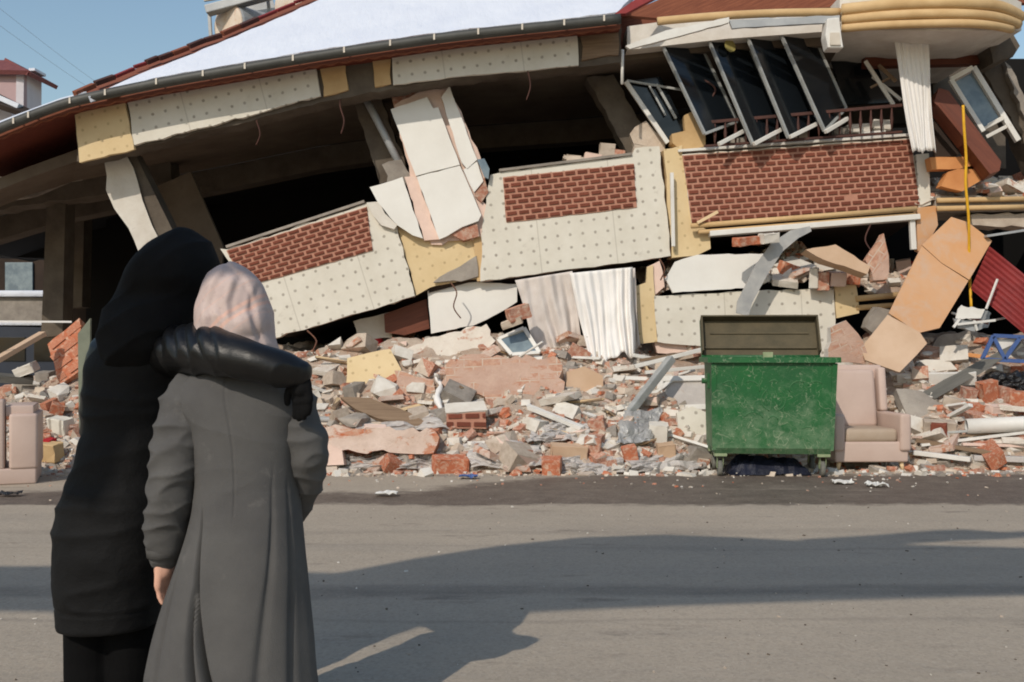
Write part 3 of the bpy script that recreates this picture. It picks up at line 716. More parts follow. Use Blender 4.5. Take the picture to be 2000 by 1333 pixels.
# dark panel + debris to the right inside the balcony
px_plate('glass_door', [(1655,70),(1690,72),(1742,200),(1650,206),(1622,110)], 13.6, .05, m_glass, B)
for k, (x0,y0,x1,y1,w) in enumerate(((1690,120,1745,205,.05),(1704,150,1760,196,.04),(1716,128,1750,160,.05),(1700,172,1740,152,.03))):
    bar('broken_frame_bar', P(x0,y0,13.2), P(x1,y1,13.1), w, w, m_pvc if k < 2 else m_plank, None, label=['long white broken frame bar behind the hanging curtain','short white frame bar crossing behind the curtain','upper brown splinter left of the hanging curtain','lower brown splinter left of the hanging curtain'][k], cat='frame bar')

# ------------------------------------------------------------------ curtains
def curtain(name, tl, tr, br, bl, Y, mat, folds, amp, label, seed, hem=True, slump=0, **kw):
    bm = bmesh.new(); nu, nv = folds*14, 30; g = []
    rng = random.Random(seed); ph = [rng.uniform(0,6) for _ in range(6)]
    for j in range(nv+1):
        v = j/nv; row = []
        for i in range(nu+1):
            u = i/nu
            a = Vector(tl).lerp(Vector(bl), v); b = Vector(tr).lerp(Vector(br), v); q = a.lerp(b, u)
            wob = math.sin(u*folds*2*math.pi+2.2*math.sin(u*5+ph[0])+.9*math.sin(v*3+ph[1]+u*3)) *(.55+.45*math.sin(u*4+ph[4])) + .35*math.sin(u*folds*3.1*math.pi+ph[2]+2*v)
            qx = q.x + 3.0*math.sin(v*5+ph[3]+u*7)*v; qy = q.y + (6*math.sin(u*11+ph[4])+4*math.sin(u*23+ph[5]))*v*(1 if slump else .4)
            row.append(bm.verts.new(P(qx, qy, Y + amp*(wob*(.45+.55*v) + .7*noise.noise((u*3, v*2.2, seed*5)) + .35*noise.noise((u*9, v*5, seed*3))) - slump*v*v)))
        g.append(row)
    for j in range(nv):
        for i in range(nu): bm.faces.new((g[j][i], g[j][i+1], g[j+1][i+1], g[j+1][i]))
    o = mesh_obj(name, bm, mat, None, None, True, label=label, cat='curtain', **kw)
    s = o.modifiers.new('thickness', 'SOLIDIFY'); s.thickness = .005; return o
curtain('curtain', (1742,54), (1812,54), (1826,296), (1782,298), 12.55, m_curtain, 5, .03, 'narrow white curtain hanging at the right end of the brick faced balcony', 1)
curtain('curtain', (1006,548), (1118,530), (1142,690), (1046,682), 12.8, m_net, 4, .05, 'thin grey net curtain hanging left of the thick white curtain', 2)
curtain('curtain', (1112,534), (1236,522), (1240,690), (1150,712), 12.72, m_curtain, 5, .06, 'long white curtain hanging below the middle parapet down to the rubble', 3, slump=.25)
curtain('curtain', (1222,526), (1240,524), (1250,680), (1226,690), 12.82, m_net, 2, .03, 'narrow strip of net curtain beside the yellow wall edge', 4)

for k, (pts, r, m, lab) in enumerate([
    ([(668,176,12.6),(664,206,12.6),(672,236,12.58),(666,262,12.6)], .010, m_black_rail, 'dark cable dangling left of the tilted grey pipe'),
    ([(1030,136,12.55),(1036,168,12.55),(1028,196,12.56)], .009, m_black_rail, 'thin cable hanging from the beam over the middle bay'),
    ([(500,234,12.6),(508,262,12.6),(500,284,12.62)], .009, m_black_rail, 'thin cable hanging from the beam over the left bay'),
    ([(880,552,12.85),(892,572,12.8),(886,600,12.82),(900,622,12.85)], .009, m_rebar, 'bent rusty bar hanging over the clean white panel'),
    ([(1288,506,12.85),(1298,526,12.8),(1290,548,12.82)], .009, m_rebar, 'rusty bar bent down beside the yellow wall edge'),
    ([(600,646,12.85),(618,666,12.75),(612,690,12.7),(640,706,12.6)], .010, m_rebar, 'rusty reinforcing bar curling out under the steep parapet'),
    ([(1700,440,12.9),(1690,470,12.85),(1710,500,12.8)], .010, m_black_rail, 'black cable in the right of the dark gap')]):
    tube('cable' if m is m_black_rail else 'rebar', smooth_path([P(*p) for p in pts], 5), r, m, None, n=6, label=lab, cat='cable' if m is m_black_rail else 'bar')
# ------------------------------------------------------------------ big pieces of the rubble
HP = []          # outlines already taken, in photograph pixels
def inside(x, y, poly):
    r = False; n = len(poly)
    for i in range(n):
        (x1,y1),(x2,y2) = poly[i], poly[(i+1)%n]
        if (y1 > y) != (y2 > y) and x < (x2-x1)*(y-y1)/(y2-y1)+x1: r = not r
    return r
def hero(name, px, lift, thick, mat, label, cat, fns=(H,), tilt=.45, group=None, taken=True, **kw):
    if taken: HP.append(px)
    return hplate(name, px, lift, thick, mat, fns, tilt, label=label, cat=cat, group=group, **kw)
def hang(name, px, Y, thick, mat, label, cat, taken=True, **kw):
    if taken: HP.append(px)
    return px_plate(name, px, Y, thick, mat, None, label=label, cat=cat, **kw)
# between the two women and the curtain
hang('wall_panel', [(834,562),(935,551),(1010,555),(1010,590),(985,606),(925,636),(842,652)], 13.15, .08, m_clean_white, 'clean white wall panel standing under the torn yellow boards', 'wall panel', rough=.008)
hang('brown_panel', [(750,614),(833,584),(839,642),(790,655),(752,650)], 13.35, .06, m_dark_wood, 'dark brown panel in the gap left of the clean white wall panel', 'panel')
hang('plaster_board', [(690,628),(760,610),(766,660),(700,665)], 13.5, .06, m_plaster, 'grey white board in the shadow under the steep parapet', 'board', rough=.01)
hero('wall_slab', [(790,684),(845,658),(950,633),(968,666),(944,690),(884,704),(850,722),(802,704)], .12, .16, m_patch_white, 'pale plastered wall slab with a broken lower edge, under the clean white panel', 'wall slab', rough=.03, seg=.08, side=m_brick, seed=3)
hero('wall_piece', [(678,700),(762,682),(784,722),(770,762),(712,779),(676,752)], .12, .12, m_cream_board, 'yellow wall piece with grey dots lying in the rubble', 'wall piece', rough=.012, seed=5)
hero('brick_wall_slab', [(868,716),(900,696),(1088,698),(1098,712),(1092,738),(1104,772),(1060,790),(980,800),(920,772),(872,758)], .10, .25, m_patch_brick, 'large toppled slab of pinkish brickwork left of the tan board', 'wall slab', rough=.055, seg=.07, seed=6, xdir=(1,0,.04))
hero('tan_board', [(1104,728),(1140,716),(1177,734),(1182,792),(1108,792)], .22, .05, m_tan_board, 'square tan board standing in the rubble below the curtain', 'board', rough=.006, tilt=.2)
hero('plank', [(665,776),(722,777),(800,806),(846,832),(818,838),(740,818),(696,800)], .26, .05, m_plank, 'brown plank sloping down below the yellow dotted wall piece', 'plank', rough=.006, tilt=.9)
hero('beam_piece', [(616,840),(642,834),(748,836),(850,842),(858,854),(846,886),(760,884),(668,880),(640,876),(618,868)], .38, .35, m_patch, 'long fallen wall beam with orange patches bridging a dark gap', 'beam', rough=.03, seg=.08, side=m_brick2, tilt=.15, seed=8)
hero('brick_block', [(616,862),(668,880),(672,908),(630,910)], .3, .2, m_pink_plaster, 'plastered block propping the left end of the fallen beam', 'block', rough=.01, tilt=.1)
for k, (px, lab) in enumerate([([(618,840),(650,836),(658,858),(640,868),(620,862)], 'orange brick stub at the left end of the fallen beam'), ([(696,842),(726,846),(728,862),(700,864)], 'orange brick patch showing in the middle of the fallen beam')]):
    hero('brick', px, .40, .08, m_brick2, lab, 'brick', rough=.01, tilt=.15)
hero('wall_piece', [(770,724),(846,742),(850,790),(790,790),(772,764)], .06, .14, m_patch_brick, 'dull pink wall piece right of the yellow dotted one', 'wall piece', rough=.03, side=m_brick)
# small mortared block with bricks showing
c = hit(910, 828); c.y -= .15
blk = empty('brickwork_block', c-Vector((0,0,.15)), 'fallen block of dark brick slips with a white plaster top', 'block')
bq = [P(872,806,c.y), P(948,803,c.y), P(950,838,c.y), P(872,836,c.y)]
plate('plaster_cap', [P(868,790,c.y+.12), P(945,782,c.y+.12), P(952,802,c.y-.01), P(870,806,c.y-.01)], .1, m_plaster, blk, rough=.012)
plate('mortar_bed', bq, .22, m_mortar, blk, rough=.01); bricks(blk, *bq, 2, .19, 5)
HP.append([(866,788),(952,780),(954,842),(868,842)])
def rough_brick(name, px, py, wpx, hpx, rot, mat, lab, depth=.14, lift=.1, group=None, tiltx=.2, fns=(H,)):
    c = hit(px, py, fns) or P(px, py, 12.4); k = c.y/FPX
    rng = random.Random(int(px*7+py))
    bm = bmesh.new(); bm_box(bm, (0,0,0), (wpx*k, depth, hpx*k), None, .008)
    bmesh.ops.subdivide_edges(bm, edges=[e for e in bm.edges if e.calc_length() > .06], cuts=1)
    for v in bm.verts: v.co += Vector((rng.uniform(-1,1), rng.uniform(-1,1), rng.uniform(-1,1)))*.007
    W = Matrix.Translation(c+Vector((0,-lift,0))) @ Matrix.Rotation(R(rot),4,'Y') @ Matrix.Rotation(rng.uniform(-.5,.5),4,'Z') @ Matrix.Rotation(tiltx,4,'X')
    HP.append([(px-wpx/2,py-hpx/2),(px+wpx/2,py-hpx/2),(px+wpx/2,py+hpx/2),(px-wpx/2,py+hpx/2)])
    return mesh_obj(name, bm, mat, None, W, label=lab, cat='brick', group=group)
rough_brick('brick', 880, 907, 66, 34, 2, m_brick2, 'orange brick half at the road edge below the fallen beam', .2)
rough_brick('brick', 1077, 911, 36, 36, 0, m_brick2, 'square orange brick at the road edge below the curtain', .2)
rough_brick('brick', 1229, 889, 27, 40, -12, m_brick2, 'bright orange brick tilted on its end near the dumpster', .1)
rough_brick('brick', 1160, 872, 32, 46, 4, m_brick, 'brick block standing on end between grey sheets', .2)
rough_brick('brick', 1168, 836, 30, 42, -14, m_brick, 'dull red brick leaning above the block standing on end', .14)
rough_brick('brick', 745, 832, 40, 14, 4, m_pink_plaster, 'thin pink brick lying on the fallen beam', .1, .5)
rough_brick('block', 1283, 846, 36, 40, 3, m_plaster, 'white cube of plaster left of the dumpster', .18)
rough_brick('block', 1110, 880, 70, 26, 3, m_tan_board, 'long pale block lying beside the block standing on end', .16)
rough_brick('block', 1298, 884, 34, 38, -4, m_tan_board, 'pale pink block at the foot of the dumpster', .15)
rough_brick('brick', 1130, 690, 40, 24, 28, m_brick, 'red brick under the foot of the net curtain', .12)
rough_brick('brick', 1012, 614, 44, 26, -18, m_brick, 'loose red brick lodged right of the clean white panel', .12, .3)
rough_brick('brick', 1000, 632, 40, 14, -20, m_mortar_chunk, 'lump of mortar under the brick beside the white panel', .12, .3)
rough_brick('brick', 216+1186, 470, 1, 1, 0, m_brick, 'tiny crumb of brick at the dark gap edge', .01) if False else None
tube('rag', smooth_path([hit(852,734)+Vector((0,-.2,0)), hit(864,752)+Vector((0,-.24,0)), hit(856,776)+Vector((0,-.2,0)), hit(866,802)+Vector((0,-.18,0))], 4), [.012,.02,.035,.028,.02,.034,.042,.03,.036,.045,.03,.022,.012], m_curtain, None, label='twisted white rag hanging left of the brick slab', cat='rag')
tube('pipe', [hit(612,818)+Vector((0,-.1,0)), hit(732,820)+Vector((0,-.1,0))], .035, m_steel, None, label='grey pipe lying above the left end of the fallen beam', cat='pipe')
bm = bmesh.new(); bmesh.ops.create_icosphere(bm, subdivisions=3, radius=.1)
for v in bm.verts: v.co *= 1+.5*noise.noise(v.co*14)
mesh_obj('cloth_bundle', bm, m_red_cloth, None, Matrix.Translation(hit(740,667)+Vector((0,-.2,.02))), True, label='small bright red cloth bundle under the steep parapet', cat='cloth')
# crumpled sheets
def drape(px4, lift, amp, mat, label, seed, name='plastic_sheet', cat='plastic sheet'):
    n = 22; bm = bmesh.new(); g = []; rng = random.Random(seed)
    a, b, c, d = px4
    for j in range(n+1):
        row = []
        for i in range(n+1):
            u, v = i/n, j/n
            x = (a[0]*(1-u)+b[0]*u)*(1-v)+(d[0]*(1-u)+c[0]*u)*v; y = (a[1]*(1-u)+b[1]*u)*(1-v)+(d[1]*(1-u)+c[1]*u)*v
            x += 10*noise.noise((u*4, v*4, seed)); y += 6*noise.noise((u*4, v*4, seed+9))
            h = hit(x, y) or P(x, y, 10.6)
            q = .7*noise.noise((u*4, v*3, seed*3.1)); q2 = .6*abs(noise.noise((u*7, v*4, seed*1.7)))
            row.append(bm.verts.new(h+Vector((0,-lift-amp*(q+1.3*q2), amp*.6*(q+q2)+.01))))
        g.append(row)
    for j in range(n):
        for i in range(n): bm.faces.new((g[j][i], g[j][i+1], g[j+1][i+1], g[j+1][i]))
    o = mesh_obj(name, bm, mat, None, None, False, label=label, cat=cat)
    s = o.modifiers.new('thickness', 'SOLIDIFY'); s.thickness = .008
drape([(688,898),(850,890),(850,916),(684,918)], .06, .10, m_greysheet, 'grey crumpled plastic sheet under the fallen beam', 1)
drape([(905,868),(1052,862),(1060,912),(920,916)], .06, .12, m_greysheet, 'wide grey plastic sheet between the two bricks at the road edge', 2)
drape([(1040,832),(1150,826),(1150,858),(1030,866)], .1, .10, m_greysheet, 'pale plastic sheet lying below the tan board', 3)
drape([(1090,898),(1210,890),(1220,925),(1096,926)], .05, .10, m_greysheet, 'ragged plastic sheet at the road edge right of the square brick', 4)
drape([(1225,900),(1370,880),(1375,918),(1230,928)], .05, .12, m_greysheet, 'dusty plastic sheet at the road edge just left of the dumpster', 6)
drape([(690,818),(850,812),(880,838),(700,840)], .12, .08, m_greysheet, 'thin grey sheet draped above the fallen beam', 5)
drape([(1215,805),(1290,800),(1270,862),(1200,868)], .14, .06, m_steel, 'bent grey metal sheet below the white window frame', 7, 'metal_sheet', 'metal sheet')
# window frames and boards left of the dumpster
def frame4(name, px, Y, dys, w, mat, label, cat='window frame', pane=None):
    pt = [P(a, b, Y+dy) for (a, b), dy in zip(px, dys)]
    c = sum(pt, Vector())/4
    t = empty(name, (c.x, c.y, min(p.z for p in pt)), label, cat)
    nn = (pt[1]-pt[0]).cross(pt[3]-pt[0]).normalized()
    for i in range(4):
        a, b = pt[i], pt[(i+1)%4]; bar('frame_bar', a, b, w, w, mat, t, up=nn)
    if pane: plate('pane', [p.lerp(c, .06) for p in pt], .015, pane, t)
    HP.append(px); return t
frame4('window_frame', [(1208,740),(1312,744),(1226,806),(1188,800)], 11.8, (.25,.25,0,0), .055, m_pvc, 'empty white window frame crossed by a long grey profile')
frame4('window_frame', [(1290,742),(1386,740),(1386,796),(1284,800)], 11.9, (.15,.15,0,0), .07, m_pvc, 'white window frame with grey pane just left of the dumpster', pane=m_greysheet)
frame4('window_frame', [(974,664),(1024,642),(1054,690),(1000,694)], 12.45, (.2,.2,0,0), .05, m_pvc, 'small pale window frame with glass behind the brick slab', pane=m_glass_grey)
bar('window_profile', P(1312,700,11.75), P(1226,810,11.4), .09, .09, m_alu, None, label='thick grey window profile leaning across the empty frame', cat='profile')
for k, (x0,y0,x1,y1,w,m,lab) in enumerate([(1240,716,1384,680,.07,m_pvc,'white batten sloping up behind the dumpster lid'),(1250,704,1350,688,.05,m_plank,'brown batten above the window frames'),
        (1236,694,1300,706,.06,m_pvc,'short white batten below the yellow wall edge'),(1260,728,1380,716,.06,m_pvc,'white batten just above the window frame with grey pane'),
        (1190,742,1252,760,.07,m_pvc,'white slat inside the empty window frame'),(1010,700,1060,668,.03,m_pvc,'thin white slat right of the small pale frame')]):
    bar('batten', P(x0,y0,12.0 if x0 > 1100 else 12.3), P(x1,y1,12.1), w, w*.7, m, None, label=lab, cat='batten')
hero('wall_piece', [(1322,806),(1352,794),(1380,806),(1382,862),(1326,856)], .2, .08, m_white_board, 'white dotted wall piece close behind the dumpster', 'wall piece', rough=.012, tilt=.3)
hang('wall_slab', [(1622,640),(1652,626),(1676,652),(1694,690),(1690,712),(1618,706)], 11.9, .15, m_patch_brick, 'worn red and white brick slab between the dumpster and the plywood', 'wall slab', rough=.02, side=m_plaster)
hang('concrete_lump', [(1690,640),(1716,600),(1740,606),(1742,636),(1712,656)], 12.6, .2, m_concrete, 'grey concrete lump above the worn brick slab, left of the plywood', 'concrete lump', rough=.03)
# leaning plywood, three creased sheets
ply = empty('plywood_sheet', P(1770,700,11.7), 'tall orange plywood sheet leaning against the ruin, creased in three', 'plywood')
plate('upper_sheet', [P(1800,480,12.72), P(1858,424,12.9), P(1890,434,12.88), P(1938,470,12.78), P(1892,548,12.55), P(1840,512,12.6)], .02, m_plywood, ply, xdir=(1,0,-.6))
plate('middle_sheet', [P(1799,482,12.70), P(1840,513,12.58), P(1891,549,12.53), P(1834,642,12.2), P(1796,649,12.1), P(1736,612,12.2)], .02, m_plywood, ply, xdir=(1,0,-.6), label='middle sheet with a dull grey stripe')
plate('lower_sheet', [P(1735,613,12.18), P(1796,650,12.08), P(1810,672,12.0), P(1790,694,11.9), P(1758,726,11.75), P(1690,704,11.85), P(1680,682,11.95)], .02, m_tan_board, ply, xdir=(1,0,-.6))
HP.append([(1680,690),(1800,480),(1858,424),(1938,470),(1834,640),(1810,672),(1758,730)])
hang('wood_post', [(1790,406),(1828,402),(1832,440),(1802,494),(1792,490)], 12.95, .1, m_plywood, 'orange board standing between the dark gap and the tall plywood', 'board')
px_plate('insulation_board', [(1790,302),(1814,300),(1818,400),(1794,406)], 12.98, .2, m_white_board, p3)
bar('door_post', P(1780,420,12.95), P(1784,488,12.95), .07, .06, m_pvc, p3, up=(0,1,0))
# corrugated red sheet
o0, ou, ov = P(1932,482,12.7), P(1903,548,12.55)-P(1932,482,12.7), P(2060,585,12.2)-P(1932,482,12.7)
bm = bmesh.new(); g = []; nn = ou.cross(ov).normalized()
if nn.y > 0: nn = -nn
for i in range(66):
    u = i/65*1.25
    g.append([bm.verts.new(o0+ou*u+ov*v+nn*.018*math.sin(u*2*math.pi*7.2)) for v in (0,.5,1)])
for i in range(65):
    for j in range(2): bm.faces.new((g[i][j], g[i+1][j], g[i+1][j+1], g[i][j+1]))
o = mesh_obj('corrugated_sheet', bm, m_red_tile, None, None, True, label='dark red corrugated roof sheet sliding down at the right edge', cat='roof sheet')
s = o.modifiers.new('thickness', 'SOLIDIFY'); s.thickness = .006
HP.append([(1900,545),(1935,478),(2010,520),(2010,620)])
tube('pipe', smooth_path([P(1881,206,12.3), P(1883,250,12.32), P(1887,310,12.4), P(1886,360,12.45), P(1892,430,12.55), P(1893,520,12.75), P(1897,600,12.6)], 6), .017, m_yellow, None, label='thin yellow gas pipe hanging down in front of the brown cupboard', cat='pipe')
# cupboard, orange wood, tilted window at the right
cup = empty('cupboard', P(1900,345,12.6), 'fallen dark brown cupboard lying on its corner behind the yellow pipe', 'cupboard')
plate('side_board', [P(1834,172,12.7), P(1852,178,12.7), P(1956,316,12.5), P(1952,334,12.5), P(1934,340,12.5), P(1824,200,12.7)], .3, m_dark_wood, cup, xdir=(1,0,-1.2))
plate('back_board', [P(1822,206,12.95), P(1834,212,12.95), P(1890,288,12.85), P(1868,304,12.85), P(1824,310,12.9)], .05, m_dark_wall, cup)
bar('shelf', P(1824,210,12.6), P(1882,282,12.55), .04, .3, m_dark_wood, cup, up=(0,1,0))
for px, lab in (([(1816,308),(1904,306),(1922,318),(1916,330),(1820,332)], 'orange board lying level under the fallen cupboard'), ([(1852,336),(1922,318),(1921,350),(1880,374),(1838,364)], 'orange corner piece under the level orange board')):
    hang('wood_board', px, 12.8, .16, m_orange_wood, lab, 'board', rough=.006)
tw = empty('tilted_window', P(1950,280,12.9), 'white framed window tilted on its side behind the brown cupboard', 'window')
for a, b, w in (((1856,156),(1920,258),.06),((1900,132),(1988,276),.07),((1856,156),(1900,132),.06),((1914,254),(1960,230),.055),((1926,268),(1974,243),.045)):
    bar('frame_bar', P(a[0],a[1],13.0), P(b[0],b[1],12.9), w, w, m_pvc, tw, up=(0,1,0))
plate('pane', [P(1866,160,13.02), P(1898,142,13.02), P(1952,232,12.94), P(1914,252,12.94)], .02, m_glass_grey, tw)
led = empty('ledge', P(1915,415,13.0), 'cream edged ledge under the debris at the far right', 'ledge')
tube('moulding', [P(1830,392,12.92), P(2040,388,12.92)], .035, m_cream_mould, led); tube('moulding', [P(1830,408,12.9), P(2040,404,12.9)], .035, m_cream_mould, led)
px_plate('slab', [(1826,384),(2040,380),(2040,412),(1826,416)], 12.97, .9, m_concrete, led, rough=.01)
px_plate('masonry', [(1896,420),(2040,414),(2040,440),(1960,444),(1900,440)], 13.0, .4, m_mortar_chunk, led, rough=.02)
bar('metal_strip', P(1925,462,12.75), P(2030,446,12.8), .08, .03, m_grey_sheet, None, label='shiny grey metal strip above the red corrugated sheet', cat='metal strip')
# things on the right hand heap
def hb(px, py, d=.12, fns=(H,)): 
    h = hit(px, py, fns) or P(px, py, 12.6); return h+Vector((0,-d,0))
bar('plank', hb(1745,742), hb(1885,738,.3), .16, .05, m_pvc, None, up=(0,1,.3), label='long pale board lying right behind the armchair', cat='board')
hero('concrete_slab', [(1750,760),(1800,764),(1832,786),(1862,802),(1852,842),(1776,832)], .06, .12, m_concrete, 'smooth grey concrete slab right of the armchair', 'concrete slab', rough=.02)
hero('grey_board', [(1802,766),(1830,750),(1900,712),(1990,666),(2000,675),(1912,732),(1862,760),(1826,780)], .35, .06, m_greyplank, 'long bent dark grey board sloping up to the right edge', 'board', rough=.006, tilt=.3)
bar('plank', hb(1850,690,.25), hb(2030,716,.4), .07, .05, m_orange_wood, None, label='light brown wooden plank below the blue frame', cat='plank')
bl = empty('blue_rack', hb(1955,700,.3), 'blue and white folding rack at the right edge', 'rack')
for a, b in (((1918,702),(1940,656)),((1940,656),(2030,660)),((1918,702),(2030,708)),((1940,658),(1962,702)),((1962,702),(1992,660))):
    bar('rack_bar', hb(1955,680,.3)*0+P(a[0],a[1],12.0), P(b[0],b[1],12.0), .045, .03, m_blue, bl, up=(0,1,0))
plate('rack_panel', [P(1942,662,12.04), P(1986,664,12.04), P(1964,698,12.04), P(1958,698,12.04)], .02, m_pvc, bl)
for k, (x, y, r, lab) in enumerate(((1932,742,.13,'round black plastic bag above the brick pile'),(1972,748,.18,'crumpled black plastic bag at the right edge'))):
    bm = bmesh.new(); bmesh.ops.create_icosphere(bm, subdivisions=4, radius=r)
    for v in bm.verts:
        v.co *= 1+.35*abs(noise.noise(v.co*9+Vector((k*5,0,0))))+.25*noise.noise(v.co*22); v.co.z *= .75
    mesh_obj('plastic_bag', bm, m_black_plastic, None, Matrix.Translation(hb(x,y,.18)), False, label=lab, cat='plastic bag', group='black plastic bags on the brick pile')
for k, (x, y, w, h, rt, m, lab) in enumerate([(1852,788,40,24,14,m_mortar_chunk,'pale mortared brick at the left end of the brick pile'),(1880,770,26,26,8,m_brick,'dark brick below the bent grey board'),(1918,764,34,40,-10,m_brick2,'bright orange brick standing in the brick pile'),
        (1950,772,24,32,4,m_brick,'narrow dark brick right of the bright orange one'),(1984,782,44,36,2,m_brick2,'orange brick at the right end of the pile'),(1888,796,36,18,3,m_brick2,'flat brick at the bottom of the pile'),(1940,798,50,16,2,m_pink_plaster,'flat pink brick under the brick pile'),
        (1824,834,58,28,2,m_mortar_chunk,'mortared block beside the white pipe end')]):
    rough_brick('brick', x, y, w, h, rt, m, lab, .14, .14)
rough_brick('brick', 1815, 836, 28, 24, 2, m_brick_slip, 'dark red brick face on the mortared block', .1, .26)
# hollow white pipe
a, b = hb(1868,830,.25), hb(2050,818,.5)
bm = bmesh.new(); path = [a, b]; n = 20; d = (b-a).normalized(); rf = d.orthogonal().normalized(); sf = d.cross(rf)
rings = []
for p, r in ((a,.085),(b,.085),(b,.07),(a,.07)): rings.append([bm.verts.new(p+(rf*math.cos(2*math.pi*k/n)+sf*math.sin(2*math.pi*k/n))*r) for k in range(n)])
for i in range(4):
    A_, B_ = rings[i], rings[(i+1)%4]
    for k in range(n): bm.faces.new((A_[k], A_[(k+1)%n], B_[(k+1)%n], B_[k]))
mesh_obj('pipe', bm, m_pvc, None, None, True, label='thick white plastic drain pipe with open end', cat='pipe')
for (x0,y0,x1,y1,w,m,lab) in [(1790,868,1985,842,.06,m_pvc,'white slat below the thick white pipe'),(1840,852,2030,836,.05,m_plank,'brown slat right below the thick pipe'),(1782,858,1930,884,.09,m_plank,'weathered plank crossing under the slats'),
        (1776,882,1880,894,.10,m_pvc,'cream board at the foot of the armchair'),(1870,866,2040,870,.06,m_pink_plaster,'pinkish batten at the right edge of the heap'),(1800,846,1900,838,.05,m_alu,'thin grey strip behind the mortared block'),
        (1890,892,2040,896,.12,m_greysheet,'grey sheet edge lying along the road at right'),(1850,612,1900,630,.05,m_pvc,'white strut on the heap below the red sheet'),(1862,640,1950,622,.05,m_pvc,'second white strut below the red sheet')]:
    bar('slat', hb(x0,y0,.12), hb(x1,y1,.2), w, w*.5, m, None, label=lab, cat='slat')
bar('white_pole', P(1926,604,12.2), P(1948,546,12.3), .022, .022, m_pvc, None, label='thin white pole sticking up from the crumpled appliance', cat='pole')
app = empty('appliance_shell', hb(1900,646,.1), 'crumpled white and grey appliance shell below the red sheet', 'appliance')
for k, (px, Y_, m) in enumerate([([(1866,622),(1880,598),(1924,604),(1916,622)], 12.3, m_pvc), ([(1864,624),(1912,626),(1904,648),(1872,642)], 12.2, m_grey_sheet), ([(1916,606),(1936,612),(1930,640),(1906,646),(1912,624)], 12.25, m_grey_sheet)]):
    px_plate('panel', px, Y_, .03, m, app, rough=.02, seg=.06, seed=k, tx=.2*(k-1))
for x0,y0,x1,y1 in ((1862,640,1890,602),(1880,616,1930,632),(1870,634,1944,626),(1896,600,1908,646)): bar('bent_strip', P(x0,y0,12.15), P(x1,y1,12.2), .03, .02, m_pvc if x0 != 1880 else m_black_rail, app, up=(0,1,0))
bm = bmesh.new(); bmesh.ops.create_uvsphere(bm, u_segments=14, v_segments=8, radius=.09)
for v in bm.verts: v.co.z *= .6
mesh_obj('white_bowl', bm, m_pvc, None, Matrix.Translation(hb(1802,694,.15)), True, label='white upturned bowl beside the foot of the plywood', cat='bowl')
hero('wall_piece', [(1790,706),(1850,700),(1870,722),(1800,728)], .1, .1, m_plaster, 'grey white plaster piece right of the plywood foot', 'wall piece', rough=.02)
hero('wall_piece', [(1830,660),(1905,640),(1920,690),(1850,694),(1820,680)], .05, .1, m_concrete, 'flat greenish grey plaster piece below the appliance shell', 'wall piece', rough=.03)

# the dark gap under the right parapet
hang('white_board', [(1318,512),(1362,498),(1500,495),(1484,528),(1460,563),(1314,572),(1300,545)], 12.9, .05, m_clean_white, 'large white board leaning over the low dotted wall', 'board', rough=.008)
gx = [(1582,442),(1545,450),(1508,474),(1475,520),(1440,590),(1438,612),(1462,618),(1470,590),(1500,535),(1530,490),(1560,465),(1585,452)]
hang('metal_gutter', gx, 12.6, .03, m_steel, 'bent flat grey gutter hanging out of the dark gap', 'gutter', taken=False)
hero('wood_box', [(1574,488),(1632,478),(1700,520),(1694,536),(1610,508)], .3, .25, m_tan_board, 'tan broken box lying in the dark gap', 'box', fns=(H2,), rough=.008, tilt=.1)
hero('brick_wall_slab', [(1690,508),(1726,456),(1736,500),(1734,546),(1706,548)], .3, .12, m_patch_brick, 'upright red brick fragment in the right of the dark gap', 'wall slab', fns=(H2,), rough=.02, tilt=.1)
for k, (x, y, w, h, rt, m, lab) in enumerate([(1450,476,56,16,-8,m_brick2,'hollow red brick in the left of the dark gap'),(1492,470,34,18,-8,m_plaster,'white plastered brick end in the dark gap'),(1596,552,22,34,0,m_brick,'dark red brick standing on the low dotted wall'),
        (1578,546,16,38,3,m_plaster,'white brick standing on the low dotted wall'),(1622,548,30,26,0,m_pink_plaster,'pale pink block on the low dotted wall'),(1652,546,24,24,3,m_brick2,'orange brick at the right end of the low dotted wall'),
        (1530,530,40,24,14,m_brick2,'broken orange brick right of the bent gutter'),(1600,520,36,20,-8,m_plaster,'white plaster lump below the tan box'),(1752,528,26,34,-8,m_pink_plaster,'cream lump at the right end of the dark gap')]):
    rough_brick('brick', x, y, w, h, rt, m, lab, .14, .25, fns=(H2,))
rough_brick('cloth_scrap', 1770, 522, 20, 24, 20, m_red_cloth, 'crimson scrap left of the plywood top', .08, .05, fns=(H2,))
# left side, behind the black coat
wf = empty('brick_wall_fragment', hit(125,745), 'slanted fragment of orange brick wall at far left, under the columns', 'wall fragment')
yq = hit(125,700).y-.25
lq = [P(92,672,yq+.1), P(156,622,yq+.25), P(160,720,yq), P(118,752,yq-.05)]
plate('masonry_core', lq, .22, m_brick2, wf, rough=.012)
SLIP2 = bpy.data.meshes.new('brick'); bm = bmesh.new(); bm_box(bm, (0,0,0), (1,1,1)); bm.to_mesh(SLIP2); bm.free(); SLIP2.materials.append(m_brick2)
SLIP_, SLIP = SLIP, SLIP2; bricks(wf, *lq, 4, .26, 9); SLIP = SLIP_
HP.append([(85,668),(158,618),(162,740),(110,756)])
bar('plank', P(-10,706,11.6), P(84,652,12.3), .1, .06, m_tan_board, None, label='pale plank leaning up to the column at far left', cat='plank')
hang('green_board', [(152,652),(176,622),(174,832),(154,836)], 11.3, .04, M('grey_green_board', lin(124,128,112), lin(104,108,94), 4, .8, .2), 'grey green board standing just behind the black coat', 'board')
